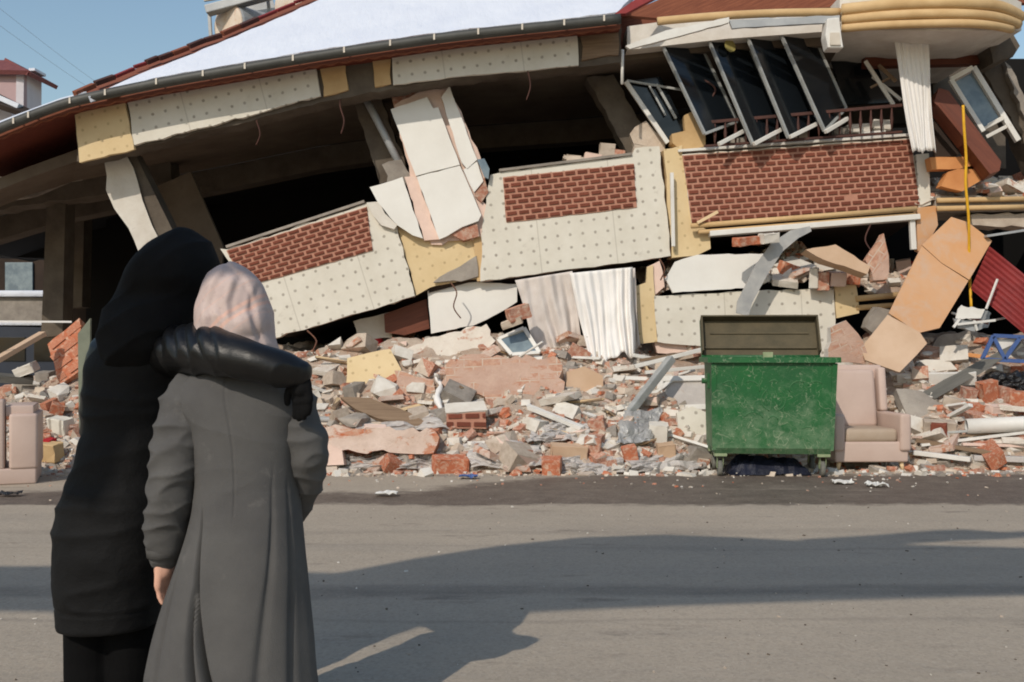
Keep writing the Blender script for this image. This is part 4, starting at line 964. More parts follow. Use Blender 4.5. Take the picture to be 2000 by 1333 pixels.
for k, (x, y, w, h, rt, m, lab) in enumerate([(128,830,44,30,6,m_white_board,'white dotted piece low in the heap at far left'),(104,880,50,34,4,m_cream_mould,'cream yellow block at the road edge at far left'),(96,856,24,18,0,m_brick2,'orange brick above the cream yellow block'),
        (104,866,16,20,9,m_red_cloth,'small red scrap on the cream yellow block'),(40,740,60,14,5,m_greyplank,'dark batten lying behind the pale sofa'),(30,762,40,18,-3,m_brick,'dull red brick right behind the pale sofa'),
        (66,756,60,20,6,m_plaster,'white plaster lump behind the pale sofa'),(120,800,24,24,14,m_brick2,'orange brick above the white dotted piece at far left'),(60,722,40,18,-20,m_plaster,'white lump at the foot of the slanted brick fragment'),(98,738,30,24,0,m_concrete,'grey lump under the slanted brick fragment')]):
    rough_brick('rubble_piece', x, y, w, h, rt, m, lab, .16, .12)
bar('barrier_tape', P(-60,628,11.4), P(140,629,11.6), .004, .022, m_curtain, None, label='thin white barrier tape stretched across the far left', cat='tape')
# bricks left on the middle parapet sill
for k, (x, y, w, h, lab) in enumerate([(1185,296,30,28,'whole brick standing on the middle parapet sill'),(1120,312,28,14,'flat brick at the left of the row on the middle parapet sill'),(1158,308,34,12,'flat mortar lump beside the standing brick on the sill'),(1208,302,24,14,'small red lump right of the standing brick on the sill'),
        (1260,298,50,20,'pale rubble lump at the right end of the middle parapet'),(1150,314,100,8,'thin line of mortar on the middle parapet sill')]):
    c = P(x, y, 13.1); kk = 13.1/FPX
    bm = bmesh.new(); bm_box(bm, (0,0,0), (w*kk, .13, h*kk), None, .008)
    rng = random.Random(k)
    for v in bm.verts: v.co += Vector((rng.uniform(-1,1), rng.uniform(-1,1), rng.uniform(-1,1)))*.008
    mesh_obj('brick', bm, (m_mortar_chunk, m_mortar_chunk, m_pink_plaster, m_brick, m_mortar_chunk, m_mortar_chunk)[k], None, Matrix.Translation(c) @ Matrix.Rotation(R(6+k*3%7),4,'Y'), label=lab, cat='brick')

# ------------------------------------------------------------------ loose rubble, one object each
ZONES = [(0,180,'at the far left behind the pale sofa'),(180,700,'just right of the two women'),(700,870,'around the yellow dotted wall piece'),(870,1100,'around the toppled brick slab'),
         (1100,1240,'below the long white curtain'),(1240,1420,'left of the green dumpster'),(1420,1700,'behind the green dumpster'),(1700,1850,'right of the beige armchair'),(1850,2100,'at the right edge of the heap')]
def zone(px): 
    for a, b, s in ZONES:
        if px < b: return s
    return ZONES[-1][2]
KINDS = [('brick', 'broken red brick', [m_brick, m_mortar_chunk], .9, 24), ('brick', 'broken orange brick', [m_brick2, m_brick2], .9, 12), ('plaster_lump', 'white plaster lump', [m_plaster, m_plaster], .5, 24),
         ('mortar_lump', 'beige mortar lump', [m_mortar_chunk, m_pink_plaster], .4, 24), ('concrete_lump', 'grey concrete lump', [m_concrete, m_concrete], .4, 11), ('splinter', 'thin wooden splinter', [m_plank, m_pale_wood], 1, 6), ('frame_piece', 'white frame piece', [m_pvc, m_pvc], 1, 9), ('plaster_slab', 'flat plaster slab', [m_patch_white, m_plaster], .95, 16), ('masonry_slab', 'flat masonry slab', [m_patch, m_patch_brick], .95, 12)]
PROTO = {}
for ki, (nm, lab, mats, boxy, wt) in enumerate(KINDS):
    PROTO[ki] = [chunk_mesh(nm, (1,.55,.5) if 'brick' in nm else ((1,.09,.06) if nm in ('splinter', 'frame_piece') else ((1,.72,.2) if 'slab' in nm else (1,.8,.6))), 100*ki+i, mats, 16, max(.7, boxy)) for i in range(7)]
rng = random.Random(11); LOOSE = {}
REG = [((0,690,165,905),(H,),20), ((590,640,1380,918),(H,),190), ((1630,590,2000,905),(H,),70), ((1380,470,1790,560),(H2,),42), ((1825,330,2000,384),(H3,),20)]
wts = [k[4] for k in KINDS]
for (x0,y0,x1,y1), fns, cnt in REG:
    n = 0; tries = 0
    while n < cnt and tries < 4000:
        tries += 1
        x, y = rng.uniform(x0,x1), rng.uniform(y0,y1)
        if any(inside(x, y, p) for p in HP) and rng.random() < .94: continue
        h = rawhit(x, y, fns)
        if h is None or h.y > 15.5: continue
        ki = rng.choices(range(len(KINDS)), wts)[0]; nm, lab, mats, _, _ = KINDS[ki]
        s = min(.40, max(.09, rng.lognormvariate(math.log(.145), .48)))
        if nm in ('splinter', 'frame_piece'): s = rng.uniform(.3,.8)
        if 'slab' in nm: s = min(.5, s*1.6)
        o = bpy.data.objects.new(nm, rng.choice(PROTO[ki]))
        size = '' if s < .2 else 'larger '
        z = zone(x) if fns[0] is H else ('in the dark gap under the right parapet' if fns[0] is H2 else 'on the ledge at the far right')
        lb_ = f'{size}{lab} {z}'
        link(o, None, Matrix.Translation(h+Vector((0,-.02,s*.12))) @ Matrix.Rotation(rng.uniform(0,6.3),4,'Z') @ Matrix.Rotation(rng.uniform(-.6,.6),4,'X') @ Matrix.Rotation(rng.uniform(-.5,.5),4,'Y') @ Matrix.Scale(s,4),
             label=lb_, cat=lab.split()[-1], group=f'{size}{lab}s {z}'); LOOSE.setdefault(lb_, []).append((x, o))
        n += 1
ORD = ['leftmost', 'second from the left', 'third from the left', 'fourth from the left', 'fifth from the left', 'sixth from the left', 'seventh from the left', 'eighth from the left', 'ninth from the left', 'tenth from the left', 'eleventh from the left', 'twelfth from the left']
for lb_, os_ in LOOSE.items():
    if 1 < len(os_) <= 12:
        for k, (x, o) in enumerate(sorted(os_, key=lambda q: q[0])): o['label'] = lb_+', '+ORD[k]
# chips nobody could count
verts = []; faces = []; mi = []
def chip(p, s, m, rng):
    b = len(verts); rot = Matrix.Rotation(rng.uniform(0,6.3),3,'Z') @ Matrix.Rotation(rng.uniform(-.9,.9),3,'X')
    d = (s*rng.uniform(.6,1.4), s*rng.uniform(.4,1), s*rng.uniform(.3,.7))
    for sx in (-1,1):
        for sy in (-1,1):
            for sz in (-1,1):
                v = rot @ Vector((sx*d[0]*rng.uniform(.6,1), sy*d[1]*rng.uniform(.6,1), sz*d[2]*rng.uniform(.6,1))); verts.append(tuple(p+v))
    for f in ((0,1,3,2),(4,6,7,5),(0,4,5,1),(2,3,7,6),(0,2,6,4),(1,5,7,3)): faces.append(tuple(b+i for i in f)); mi.append(m)
for i in range(15000):
    x = rng.uniform(-7.5,7.6); y = 10.3+abs(rng.gauss(0,1))*1.3
    z = H(x, y)
    if z < 0:
        if rng.random() > .25: continue
        z = 0
    chip(Vector((x,y,z)), min(.09, rng.lognormvariate(math.log(.026), .65)), rng.choices(range(5), (16,9,30,33,12))[0], rng)
for i in range(900):
    x, y = rng.uniform(1.9,5.5), rng.uniform(13.06,14.6); chip(Vector((x,y,H2(x,y))), min(.08, rng.lognormvariate(math.log(.03), .6)), rng.choices(range(5), (16,9,30,33,12))[0], rng)
for i in range(600):
    x, y = rng.uniform(5.3,7.6), rng.uniform(12.98,14.4); chip(Vector((x,y,H3(x,y))), min(.08, rng.lognormvariate(math.log(.03), .6)), rng.choices(range(5), (16,9,30,33,12))[0], rng)
for i in range(260):      # crumbs on the road
    x, y = rng.uniform(-7,7), 10.6-abs(rng.gauss(0,.8)); chip(Vector((x,y,.004)), rng.uniform(.006,.018), rng.choices(range(5), (18,14,26,24,18))[0], rng)
me = bpy.data.meshes.new('rubble_chips'); me.from_pydata(verts, [], faces); me.polygons.foreach_set('material_index', mi)
for m in (m_brick, m_brick2, m_plaster, m_mortar_chunk, m_concrete): me.materials.append(m)
link(bpy.data.objects.new('rubble_chips', me), None, None, label='countless chips of brick, plaster and mortar over the rubble', kind='stuff')
# litter on the road
for k, (x, y, m, lab) in enumerate([(755,970,m_pvc,'white scrap of litter on the damp strip of road'),(915,936,m_blue,'small blue scrap of litter at the foot of the heap'),(1645,946,m_pvc,'pale flattened bottle on the road right of the dumpster'),(1712,952,m_pvc,'small white scrap right of the flattened bottle'),(18,970,m_black_plastic,'dark scrap on the road near the pale sofa')]):
    Yg = CAMZ*FPX/(y-HOR); 
    bm = bmesh.new(); bmesh.ops.create_grid(bm, x_segments=6, y_segments=5, size=.5)
    for v in bm.verts: v.co = Vector((v.co.x*.19, v.co.y*.12, .018+.03*noise.noise((v.co.x*5, v.co.y*5, k*3))))
    o = mesh_obj('litter', bm, m, None, Matrix.Translation(((x-1000)/FPX*Yg, Yg, .012)), label=lab, cat='litter'); s_ = o.modifiers.new('thickness','SOLIDIFY'); s_.thickness = .006

for k, (x, y, w, h, m, lab) in enumerate([(1500,270,40,12,m_plaster,'white plaster bit behind the railing, left of the middle'),(1560,266,30,14,m_mortar_chunk,'beige lump behind the middle of the railing'),(1676,252,44,14,m_plaster,'white plaster bit behind the right half of the railing'),(1722,246,36,18,m_plaster,'larger white plaster bit at the right end of the railing'),
        (1640,258,26,12,m_concrete,'grey lump behind the railing'),(1440,278,30,12,m_concrete,'grey lump at the left end of the railing'),(1700,262,50,8,m_pvc,'short white slat behind the right end of the railing')]):
    c = P(x, y, 13.12); kk = 13.1/FPX; rng = random.Random(k+50)
    bm = bmesh.new(); bm_box(bm, (0,0,0), (w*kk, .14, h*kk), None, .006)
    for v in bm.verts: v.co += Vector((rng.uniform(-1,1), rng.uniform(-1,1), rng.uniform(-1,1)))*.012
    mesh_obj('rubble_piece', bm, m, None, Matrix.Translation(c) @ Matrix.Rotation(R(rng.uniform(-12,12)),4,'Y'), label=lab, cat='rubble')
verts, faces, mi = [], [], []
for i in range(420):
    y = rng.uniform(3.6, 9.3); x = rng.uniform(-.62,.62)*y
    chip(Vector((x,y,.002)), min(.012, rng.lognormvariate(math.log(.0045), .5)), rng.choice((2,3,4,4,4)), rng)
me = bpy.data.meshes.new('road_grit'); me.from_pydata(verts, [], faces); me.polygons.foreach_set('material_index', mi)
for m in (m_brick, m_brick2, m_plaster, m_mortar_chunk, m_concrete_dk): me.materials.append(m)
link(bpy.data.objects.new('road_grit', me), None, None, label='fine loose grit scattered over the road', kind='stuff')
# ------------------------------------------------------------------ green dumpster
t = NT('green_dumpster_paint'); co = t.tc.outputs['Object']; s = t.sep(co)
col = t.mix(t.ramp(t.noise(co, 3, 6, .6), .3, .7), lin(14,92,40), lin(24,80,42))
low = t.math('MULTIPLY_ADD', s[2], -.9, 1.0)     # more grime and scratches low down
n1 = t.math('ADD', t.noise(t.mapping(co, (1,1,1.1)), 6, 12, .8, .25), t.math('MULTIPLY', low, .30))
sc = t.ramp(n1, .56, .78)
col = t.mix(t.math('MULTIPLY', sc, .72), col, lin(100,128,96))
sc2 = t.ramp(t.math('ADD', t.noise(t.mapping(co, (3,3,1.2)), 9, 10, .85), t.math('MULTIPLY', low, .14)), .66, .74)
col = t.mix(t.math('MULTIPLY', sc2, .75), col, lin(160,152,128))
for sc_, th_, off_ in ((6, .010, 0), (11, .012, 4), (4, .006, 8)):
    nn_ = t.noise(t.mapping(co, (1,1,1), loc=(off_,off_,2)), sc_, 2, .5, .6)
    ln_ = t.ramp(t.math('ABSOLUTE', t.math('SUBTRACT', nn_, .5)), th_*.5, th_*1.4, (1,1,1,1), (0,0,0,1))
    mk_ = t.ramp(t.noise(t.mapping(co, (1,1,1), loc=(1,off_,5)), 7, 5, .7), .48, .6)
    col = t.mix(t.math('MULTIPLY', t.math('MULTIPLY', ln_, mk_), .6), col, lin(140,152,124))
rs = t.ramp(t.noise(t.mapping(co, (1,1,1), loc=(3,1,2)), 5, 9, .8), .66, .74); col = t.mix(t.math('MULTIPLY', rs, .6), col, lin(96,80,58))
t.L(col, t.b.inputs['Base Color']); t.b.inputs['Roughness'].default_value = .55; t.bump(t.noise(co, 18, 6, .7), .25, .01); t.bump(sc2, -.2, .004); m_bin = t.m
m_relief = M('worn_relief_paint', lin(70,112,74), lin(40,96,54), 14, .6, .2, 50)
m_bin_in = M('grimy_lid_inside', lin(92,82,62), lin(72,66,50), 4, .75, .3, 30, lin(60,78,52), .34)
m_bin_pale = M('worn_pale_paint', lin(148,158,124), lin(120,134,100), 12, .7, .3, 50)
bx, by = 2.70, 10.12; bw, bd = 1.24, .86; yaw = R(-5)
binT = empty('dumpster', (bx, by+bd/2, 0), 'battered green metal dumpster on castors with its lid open', 'dumpster')
BW = Matrix.Translation((bx, by+bd/2, 0)) @ Matrix.Rotation(yaw,4,'Z')
bm = bmesh.new()
def ring(w, d, z, oy=0): return [Vector((-w/2,-d/2+oy,z)), Vector((w/2,-d/2+oy,z)), Vector((w/2,d/2,z)), Vector((-w/2,d/2,z))]
lv = [ring(bw-.08,bd-.2,.24), ring(bw-.05,bd-.12,.30), ring(bw-.02,bd,1.14), ring(bw-.02,bd,1.2)]
inn = [ring(bw-.06,bd-.04,1.2), ring(bw-.12,bd-.2,.3)]
allr = [[bm.verts.new(p) for p in r] for r in lv+inn]
for a, b in zip(allr, allr[1:]):
    for k in range(4): bm.faces.new((a[k], a[(k+1)%4], b[(k+1)%4], b[k]))
bm.faces.new(allr[0][::-1]); bm.faces.new(allr[-1])
bmesh.ops.bevel(bm, geom=[e for e in bm.edges if abs((e.verts[0].co-e.verts[1].co).z) > .3], offset=.025, segments=3, affect='EDGES')
mesh_obj('body', bm, m_bin, binT, BW)
def bpart(name, bm, mat, par=None, smooth=False, **kw): return mesh_obj(name, bm, mat, par or binT, BW, smooth, **kw)
bm = bmesh.new()
for a, b in ((0,1),(1,2),(2,3),(3,0)):
    r = ring(bw+.03,bd+.03,1.205); bm_bar(bm, r[a], r[b], .06, .055)
bpart('rim', bm, m_bin)
for sx in (-1,1):
    bm = bmesh.new(); bm_bar(bm, (sx*(bw/2-.035),-bd/2+.085,.28), (sx*(bw/2-.015),-bd/2-.002,1.17), .05, .03, (0,1,0)); bpart('corner_rib', bm, m_bin)
    bm = bmesh.new(); bm_tube(bm, [(sx*(bw/2-.01),0,.98),(sx*(bw/2+.06),0,.98)], .03, 12); bm_box(bm, (sx*(bw/2-.005),0,.98), (.03,.16,.16), None, .005); bpart('trunnion', bm, m_bin)
# relief on the front: ring, arcs and a round knob
def fy(z): return -bd/2+.06*(1-(z-.3)/.84)-.002
def arc(cx, cz, r, a0, a1, th=.006):
    pts = [Vector((cx+r*math.cos(R(a0+(a1-a0)*i/12)), 0, cz+r*math.sin(R(a0+(a1-a0)*i/12)))) for i in range(13)]
    for p in pts: p.y = fy(p.z)+.003
    bm = bmesh.new(); bm_tube(bm, pts, th, 6); mesh_obj('relief_arc', bm, m_relief, binT, BW, True)
for q in ((.0,.80,.12,-70,60),(.0,.80,.12,120,250),(.0,.80,.085,-50,40),(-.0,.80,.085,140,220),(.0,.95,.05,30,150),(-.23,.90,.09,-10,120),(.25,.90,.09,60,190),(.42,.90,.09,50,150),(-.44,.90,.09,40,140),(-.2,.56,.11,30,150),(.0,.58,.05,20,160),(.34,.42,.1,60,120)): arc(*q)
# lid: a shallow tray hinged at the back, leaning away
lid = bmesh.new(); lw, lh, ld = bw+.04, .46, .12
LM = Matrix.Translation((.0, bd/2-.02, 1.235)) @ Matrix.Rotation(R(-26),4,'X')
def LB(c, s_, bev=.006): bm_box(lid, LM @ Vector(c), s_, (LM.to_3x3()), bev)
LB((0,.0,lh/2), (lw,.018,lh))
for c, s_ in (((0,-ld/2,lh-.01),(lw,ld,.02)), ((-lw/2+.01,-ld/2,lh/2),(.02,ld,lh-.04)), ((lw/2-.01,-ld/2,lh/2),(.02,ld,lh-.04))): LB(c, s_)
lo_ = bpart('lid', lid, [m_bin_in], None)
lid = bmesh.new(); LB((0,-.02,.10),(lw-.06,.03,.03)); LB((0,-.018,.28),(lw-.2,.012,.02)); bpart('lid_rib', lid, m_bin_in, lo_)
lid = bmesh.new(); LB((0,.022,lh/2),(lw+.005,.02,lh+.01)); bpart('lid_shell', lid, m_bin, lo_)
lid = bmesh.new(); bm_box(lid, (-.06,-bd/2+.0,1.25), (.1,.03,.07), None, .005); bpart('latch', lid, m_bin_pale)
lid = bmesh.new(); bm_tube(lid, [(-lw/2,bd/2-.02,1.235),(lw/2,bd/2-.02,1.235)], .02, 10); bpart('hinge_bar', lid, m_bin, None, True)
for sx in (-1,1):
    for sy in (-1,1):
        x, y = sx*(bw/2-.1), sy*(bd/2-.16)
        bm = bmesh.new(); bm_box(bm, (x,y,.225), (.13,.13,.03), None, .004)
        for q in (-1,1): bm_bar(bm, (x+q*.03,y,.21), (x+q*.03,y+.03,.09), .008, .06, (0,1,0))
        cs = bpart('castor', bm, m_bin_pale)
        bm = bmesh.new(); bm_tube(bm, [(x-.024,y+.03,.085),(x-.02,y+.03,.085),(x+.02,y+.03,.085),(x+.024,y+.03,.085)], [.07,.085,.085,.07], 18); bpart('wheel', bm, m_rubber, cs, True)
bm = bmesh.new(); bmesh.ops.create_grid(bm, x_segments=30, y_segments=10, size=.5)
for v in bm.verts:
    x, y = v.co.x, v.co.y; v.co = Vector((x*.86, y*.42, max(.005, .17*(1-(2*y)**2)*(1-(2*x)**6)+.06*noise.noise((x*9, y*5, 1)))))
o = mesh_obj('plastic_sack', bm, m_navy, None, Matrix.Translation((bx-.02, by+.42, 0)), label='flat navy plastic sack lying under the dumpster', cat='plastic sack')
s_ = o.modifiers.new('thickness','SOLIDIFY'); s_.thickness = .008

# ------------------------------------------------------------------ armchairs
def armchair(loc, rz, label, dirty=True):
    W = Matrix.Translation(loc) @ Matrix.Rotation(rz,4,'Z'); t = empty('armchair', loc, label, 'armchair', None)
    def b(name, c, s_, bev, mat=m_chair, rot=None, par=None):
        bm = bmesh.new(); bm_box(bm, c, s_, rot, bev)
        for f in bm.faces: f.smooth = True
        o = mesh_obj(name, bm, mat, par or t, W); 
        return o
    tilt = Matrix.Rotation(R(-9),3,'X')
    b('base', (0,0,.21), (.80,.78,.22), .02)
    b('seat_cushion', (0,-.06,.385), (.58,.64,.15), .045, m_chair_dirty if dirty else m_chair)
    b('backrest', (0,.33,.72), (.80,.15,.84), .035, m_chair, tilt)
    b('back_cushion', (-.02,.21,.76), (.58,.12,.66), .05, m_chair, tilt)
    for sx in (-1,1):
        b('armrest', (sx*.36,-.03,.42), (.12,.78,.40), .03)
        b('wing', (sx*.35,.24,.86), (.09,.16,.50), .03, m_chair, tilt)
        for sy in (-1,1):
            bm = bmesh.new(); bm_tube(bm, [(sx*.34,sy*.33,.11),(sx*.355,sy*.345,0)], [.028,.016], 10); mesh_obj('leg', bm, m_pale_wood, t, W, True)
    return t
armchair((3.86, 11.1, 0), R(2), 'beige armchair with a stained seat standing right of the green dumpster')
sf = empty('sofa', P(0,945,9.72)*1, 'boxy pale sofa cut by the left edge, standing at the roadside', 'sofa')
def sbox(name, x0, y0, x1, y1, Y, depth, bev=.025):
    a_, b_ = P(x0,y0,Y), P(x1,y1,Y); bm = bmesh.new(); bm_box(bm, ((a_.x+b_.x)/2, Y+depth/2, (a_.z+max(0,b_.z))/2), (b_.x-a_.x, depth, a_.z-max(0,b_.z)), None, bev)
    cn = P(74,945,9.72); rm = Matrix.Translation(cn) @ Matrix.Rotation(R(22),4,'Z') @ Matrix.Translation(-cn)
    bmesh.ops.transform(bm, matrix=rm, verts=bm.verts)
    for f in bm.faces: f.smooth = True
    return mesh_obj(name, bm, m_chair, sf)
sbox('backrest', -150, 780, 17, 916, 9.74, .24); sbox('armrest', 23, 808, 74, 916, 9.72, .86, .03); sbox('base', -150, 914, 72, 946, 9.73, .84, .015)
sbox('seat_cushion', -146, 846, 20, 912, 10.0, .55, .05); sbox('arm_pad', 24, 792, 73, 812, 9.80, .76, .008)

# ------------------------------------------------------------------ the two women
def loft(bm, rings, n=72, sub=5, fold=None, caps=True):
    """rings: (x, y, z, rx, ry) bottom or top first; smooth between"""
    rr = []
    for i in range(len(rings)-1):
        p0, p1, p2, p3 = rings[max(i-1,0)], rings[i], rings[i+1], rings[min(i+2,len(rings)-1)]
        for j in range(sub):
            t = j/sub
            rr.append([.5*((2*b)+(c-a)*t+(2*a-5*b+4*c-d)*t*t+(3*b-a-3*c+d)*t**3) for a, b, c, d in zip(p0,p1,p2,p3)])
    rr.append(list(rings[-1])); prev = None
    for (x,y,z,rx,ry) in rr:
        cur = []
        for k in range(n):
            a = 2*math.pi*k/n; ca, sa = math.cos(a), math.sin(a)
            f = 1+(fold(a, z) if fold else 0)
            cur.append(bm.verts.new((x+rx*f*math.copysign(abs(ca)**.9, ca), y+ry*f*math.copysign(abs(sa)**.9, sa), z)))
        if prev:
            for k in range(n): bm.faces.new((prev[k], prev[(k+1)%n], cur[(k+1)%n], cur[k]))
        elif caps: bm.faces.new(cur[::-1])
        prev = cur
    if caps: bm.faces.new(prev)
def capsule(bm, path, rad, n=16):
    """tube with round ends"""
    path = [Vector(p) for p in path]; rad = list(rad)
    d0 = (path[0]-path[1]).normalized(); d1 = (path[-1]-path[-2]).normalized()
    pre = [(path[0]+d0*rad[0]*s, rad[0]*math.sqrt(max(0.0,1-s*s))) for s in (.97,.8,.45)]
    post = [(path[-1]+d1*rad[-1]*s, rad[-1]*math.sqrt(max(0.0,1-s*s))) for s in (.45,.8,.97)]
    bm_tube(bm, [p for p,_ in pre]+path+[p for p,_ in post], [r for _,r in pre]+rad+[r for _,r in post], n)
def limb(bm, pts, k=5, n=18):
    """pts: (Vector, radius) smoothed"""
    P4 = [(p.x,p.y,p.z,r) for p, r in pts]; out = []
    for i in range(len(P4)-1):
        p0,p1,p2,p3 = P4[max(i-1,0)],P4[i],P4[i+1],P4[min(i+2,len(P4)-1)]
        for j in range(k):
            t = j/k; out.append([.5*((2*b)+(c-a)*t+(2*a-5*b+4*c-d)*t*t+(3*b-a-3*c+d)*t**3) for a,b,c,d in zip(p0,p1,p2,p3)])
    out.append(list(P4[-1]))
    capsule(bm, [o[:3] for o in out], [max(.004,o[3]) for o in out], n)
def ball(bm, c, r, rot=None):
    m = Matrix.Translation(c) @ (rot.to_4x4() if rot else Matrix.Identity(4)) @ Matrix.Diagonal((r[0],r[1],r[2],1))
    bmesh.ops.create_icosphere(bm, subdivisions=4, radius=1, matrix=m)
def union(name, bm, voxel, mat, parent, smooth=4, disp=None, **kw):
    """closed overlapping shells grown into one continuous surface"""
    bmesh.ops.recalc_face_normals(bm, faces=bm.faces)
    me = bpy.data.meshes.new('tmp'); bm.to_mesh(me); bm.free(); o = bpy.data.objects.new('tmp', me); C.objects.link(o)
    md = o.modifiers.new('r', 'REMESH'); md.mode = 'VOXEL'; md.voxel_size = voxel
    if smooth:
        sm = o.modifiers.new('s', 'SMOOTH'); sm.factor = .5; sm.iterations = smooth
    dg = bpy.context.evaluated_depsgraph_get(); m2 = bpy.data.meshes.new_from_object(o.evaluated_get(dg))
    bpy.data.objects.remove(o); bpy.data.meshes.remove(me)
    m2.name = name
    if disp:
        nr = [v.normal.copy() for v in m2.vertices]
        for v, q in zip(m2.vertices, nr): v.co += q*disp(v.co, q)
    c = Vector(parent.location)
    for v in m2.vertices: v.co -= c
    for p in m2.polygons: p.use_smooth = True
    m2.materials.clear(); m2.materials.append(mat)
    return link(bpy.data.objects.new(name, m2), parent, Matrix.Translation(c), **kw)
m_skin = M('skin', lin(214,168,146), lin(200,150,130), 8, .55, .1, 60)
m_coat_black = M('black_quilted_cloth', lin(19,19,20), lin(13,13,14), 6, .75, .35, 70, lin(30,30,30), .3, spec=.2)
m_sleeve_black = M('black_shiny_sleeve', lin(13,13,14), lin(10,10,11), 6, .4, .15, 60, spec=.4)
m_hood_black = M('black_wool_cloth', lin(25,25,26), lin(19,19,20), 6, .95, .3, 120, spec=.12)
m_trouser = M('black_trouser_cloth', lin(14,14,15), lin(10,10,11), 6, .9, .2, 200, spec=.1)
m_shoe = M('dark_shoe_leather', lin(26,24,24), lin(20,18,18), 6, .5, .1)
t = NT('grey_wool_coat'); co = t.tc.outputs['Object']
col = t.mix(t.ramp(t.noise(co, 4, 6), .3, .7), lin(106,105,102), lin(93,92,90))
col = t.mix(t.math('MULTIPLY', t.ramp(t.noise(t.mapping(co, (1,1,.3)), 110, 4, .8), .42, .62), .6), col, lin(124,122,118))
col = t.mix(t.math('MULTIPLY', t.ramp(t.noise(t.mapping(co, (1,1,1), loc=(5,5,5)), 130, 3, .8), .52, .66), .5), col, lin(56,56,58))
t.L(col, t.b.inputs['Base Color']); t.b.inputs['Roughness'].default_value = .95; t.b.inputs['Specular IOR Level'].default_value = .1
t.b.inputs['Sheen Weight'].default_value = .15; t.bump(t.noise(co, 220, 4, .8), .5, .004); m_grey_coat = t.m
m_eye = M('eye', lin(235,232,228), lin(228,224,220), 3, .2, 0); m_lip = M('lip', lin(180,112,104), lin(170,104,96), 9, .5, .1)
m_grey_coat = M('grey_wool_coat', lin(92,91,90), lin(82,81,81), 5, .95, .35, 260, lin(106,104,102), .4, spec=.1)
t = NT('patterned_scarf'); co = t.tc.outputs['Object']
pt_ = t.mapping(co, (1,1,1), (0, R(-32), 0))
so_ = t.sep(co)
vv_ = t.math('ADD', t.math('MULTIPLY_ADD', so_[0], -.631, t.math('MULTIPLY', so_[2], .774)), t.math('MULTIPLY_ADD', t.noise(co, 6, 3), .03, -.015))
col = t.mix(t.ramp(t.noise(co, 12, 5), .35, .7), lin(192,174,168), lin(177,158,153))
for v0, w_s in ((1.050,.0035),(1.072,.0035),(1.122,.002),(1.02,.002),(1.16,.002)):
    ms_ = t.ramp(t.math('ABSOLUTE', t.math('SUBTRACT', vv_, v0)), w_s, w_s*1.8, (1,1,1,1), (0,0,0,1))
    col = t.mix(t.math('MULTIPLY', ms_, .7 if w_s > .003 else .3), col, lin(212,168,150))
col = t.mix(t.math('MULTIPLY', t.ramp(t.noise(co, 60, 4), .55, .68), .35), col, lin(158,136,134))
t.L(col, t.b.inputs['Base Color']); t.b.inputs['Roughness'].default_value = .85; t.bump(t.noise(co, 200, 3), .15, .004); m_scarf = t.m

def hand(bm, wrist, d, side, up, curl=.5, ln=.17):
    """palm, four fingers and a thumb; d = direction of the hand, side = towards the thumb, up = back of the hand"""
    d, side, up = Vector(d).normalized(), Vector(side).normalized(), Vector(up).normalized()
    limb(bm, [(wrist-d*.03, .026), (wrist+d*.015, .027), (wrist+d*.04, .03)], 3, 14)
    for o_ in (-.024,-.008,.008,.024): limb(bm, [(wrist+d*.02+side*o_*.7, .016), (wrist+d*.085+side*o_, .014)], 3, 10)
    for o_, l in ((.026,.068),(.009,.078),(-.009,.074),(-.025,.058)):
        p = wrist+d*.082+side*o_; q = p+(d-up*curl*.35+side*o_*1.2).normalized()*l*.42
        r_ = q+(d-up*curl*1.0).normalized()*l*.33; s_ = r_+(d-up*curl*1.7).normalized()*l*.28
        limb(bm, [(p,.0095),(q,.009),(r_,.0085),(s_,.0072)], 3, 10)
    p = wrist+d*.025+side*.026; q = p+(d*.7+side*.7-up*.25).normalized()*.04; r_ = q+(d*.95+side*.2-up*.3).normalized()*.03
    limb(bm, [(p,.014),(q,.0115),(r_,.0095),(r_+(d-up*.3).normalized()*.02,.008)], 3, 10)

def hand_s(bm, wrist, d, side, up, curl, sc):
    t_ = bmesh.new(); hand(t_, wrist, d, side, up, curl)
    for v in t_.verts: v.co = wrist+(v.co-wrist)*sc
    me = bpy.data.meshes.new('tmp'); t_.to_mesh(me); t_.free(); bm.from_mesh(me); bpy.data.meshes.remove(me)

def head(bm, c, s_, fwd, lean):
    """skull, jaw, nose, ears, brow around c; fwd = facing direction"""
    fwd = Vector(fwd).normalized(); upv = (Vector((0,0,1))+lean).normalized(); rt = fwd.cross(upv).normalized(); upv = rt.cross(fwd)
    Mx = Matrix((rt, fwd, upv)).transposed()
    L_ = lambda x,y,z: c+Mx@Vector((x*s_, y*s_, z*s_))
    ball(bm, L_(0,-.01,.03), (.075*s_,.095*s_,.09*s_), Mx); ball(bm, L_(0,.03,-.035), (.06*s_,.066*s_,.075*s_), Mx); ball(bm, L_(0,.06,-.085), (.03*s_,.03*s_,.025*s_), Mx)
    limb(bm, [(L_(0,.088,.01),.009*s_), (L_(0,.104,-.022),.013*s_), (L_(0,.098,-.03),.013*s_)], 3, 10)
    for q in (-1,1):
        ball(bm, L_(q*.076,-.005,-.005), (.012*s_,.02*s_,.032*s_), Mx); ball(bm, L_(q*.035,.072,.022), (.026*s_,.018*s_,.009*s_), Mx); ball(bm, L_(q*.04,.062,-.03), (.026*s_,.026*s_,.024*s_), Mx)
    return L_, Mx

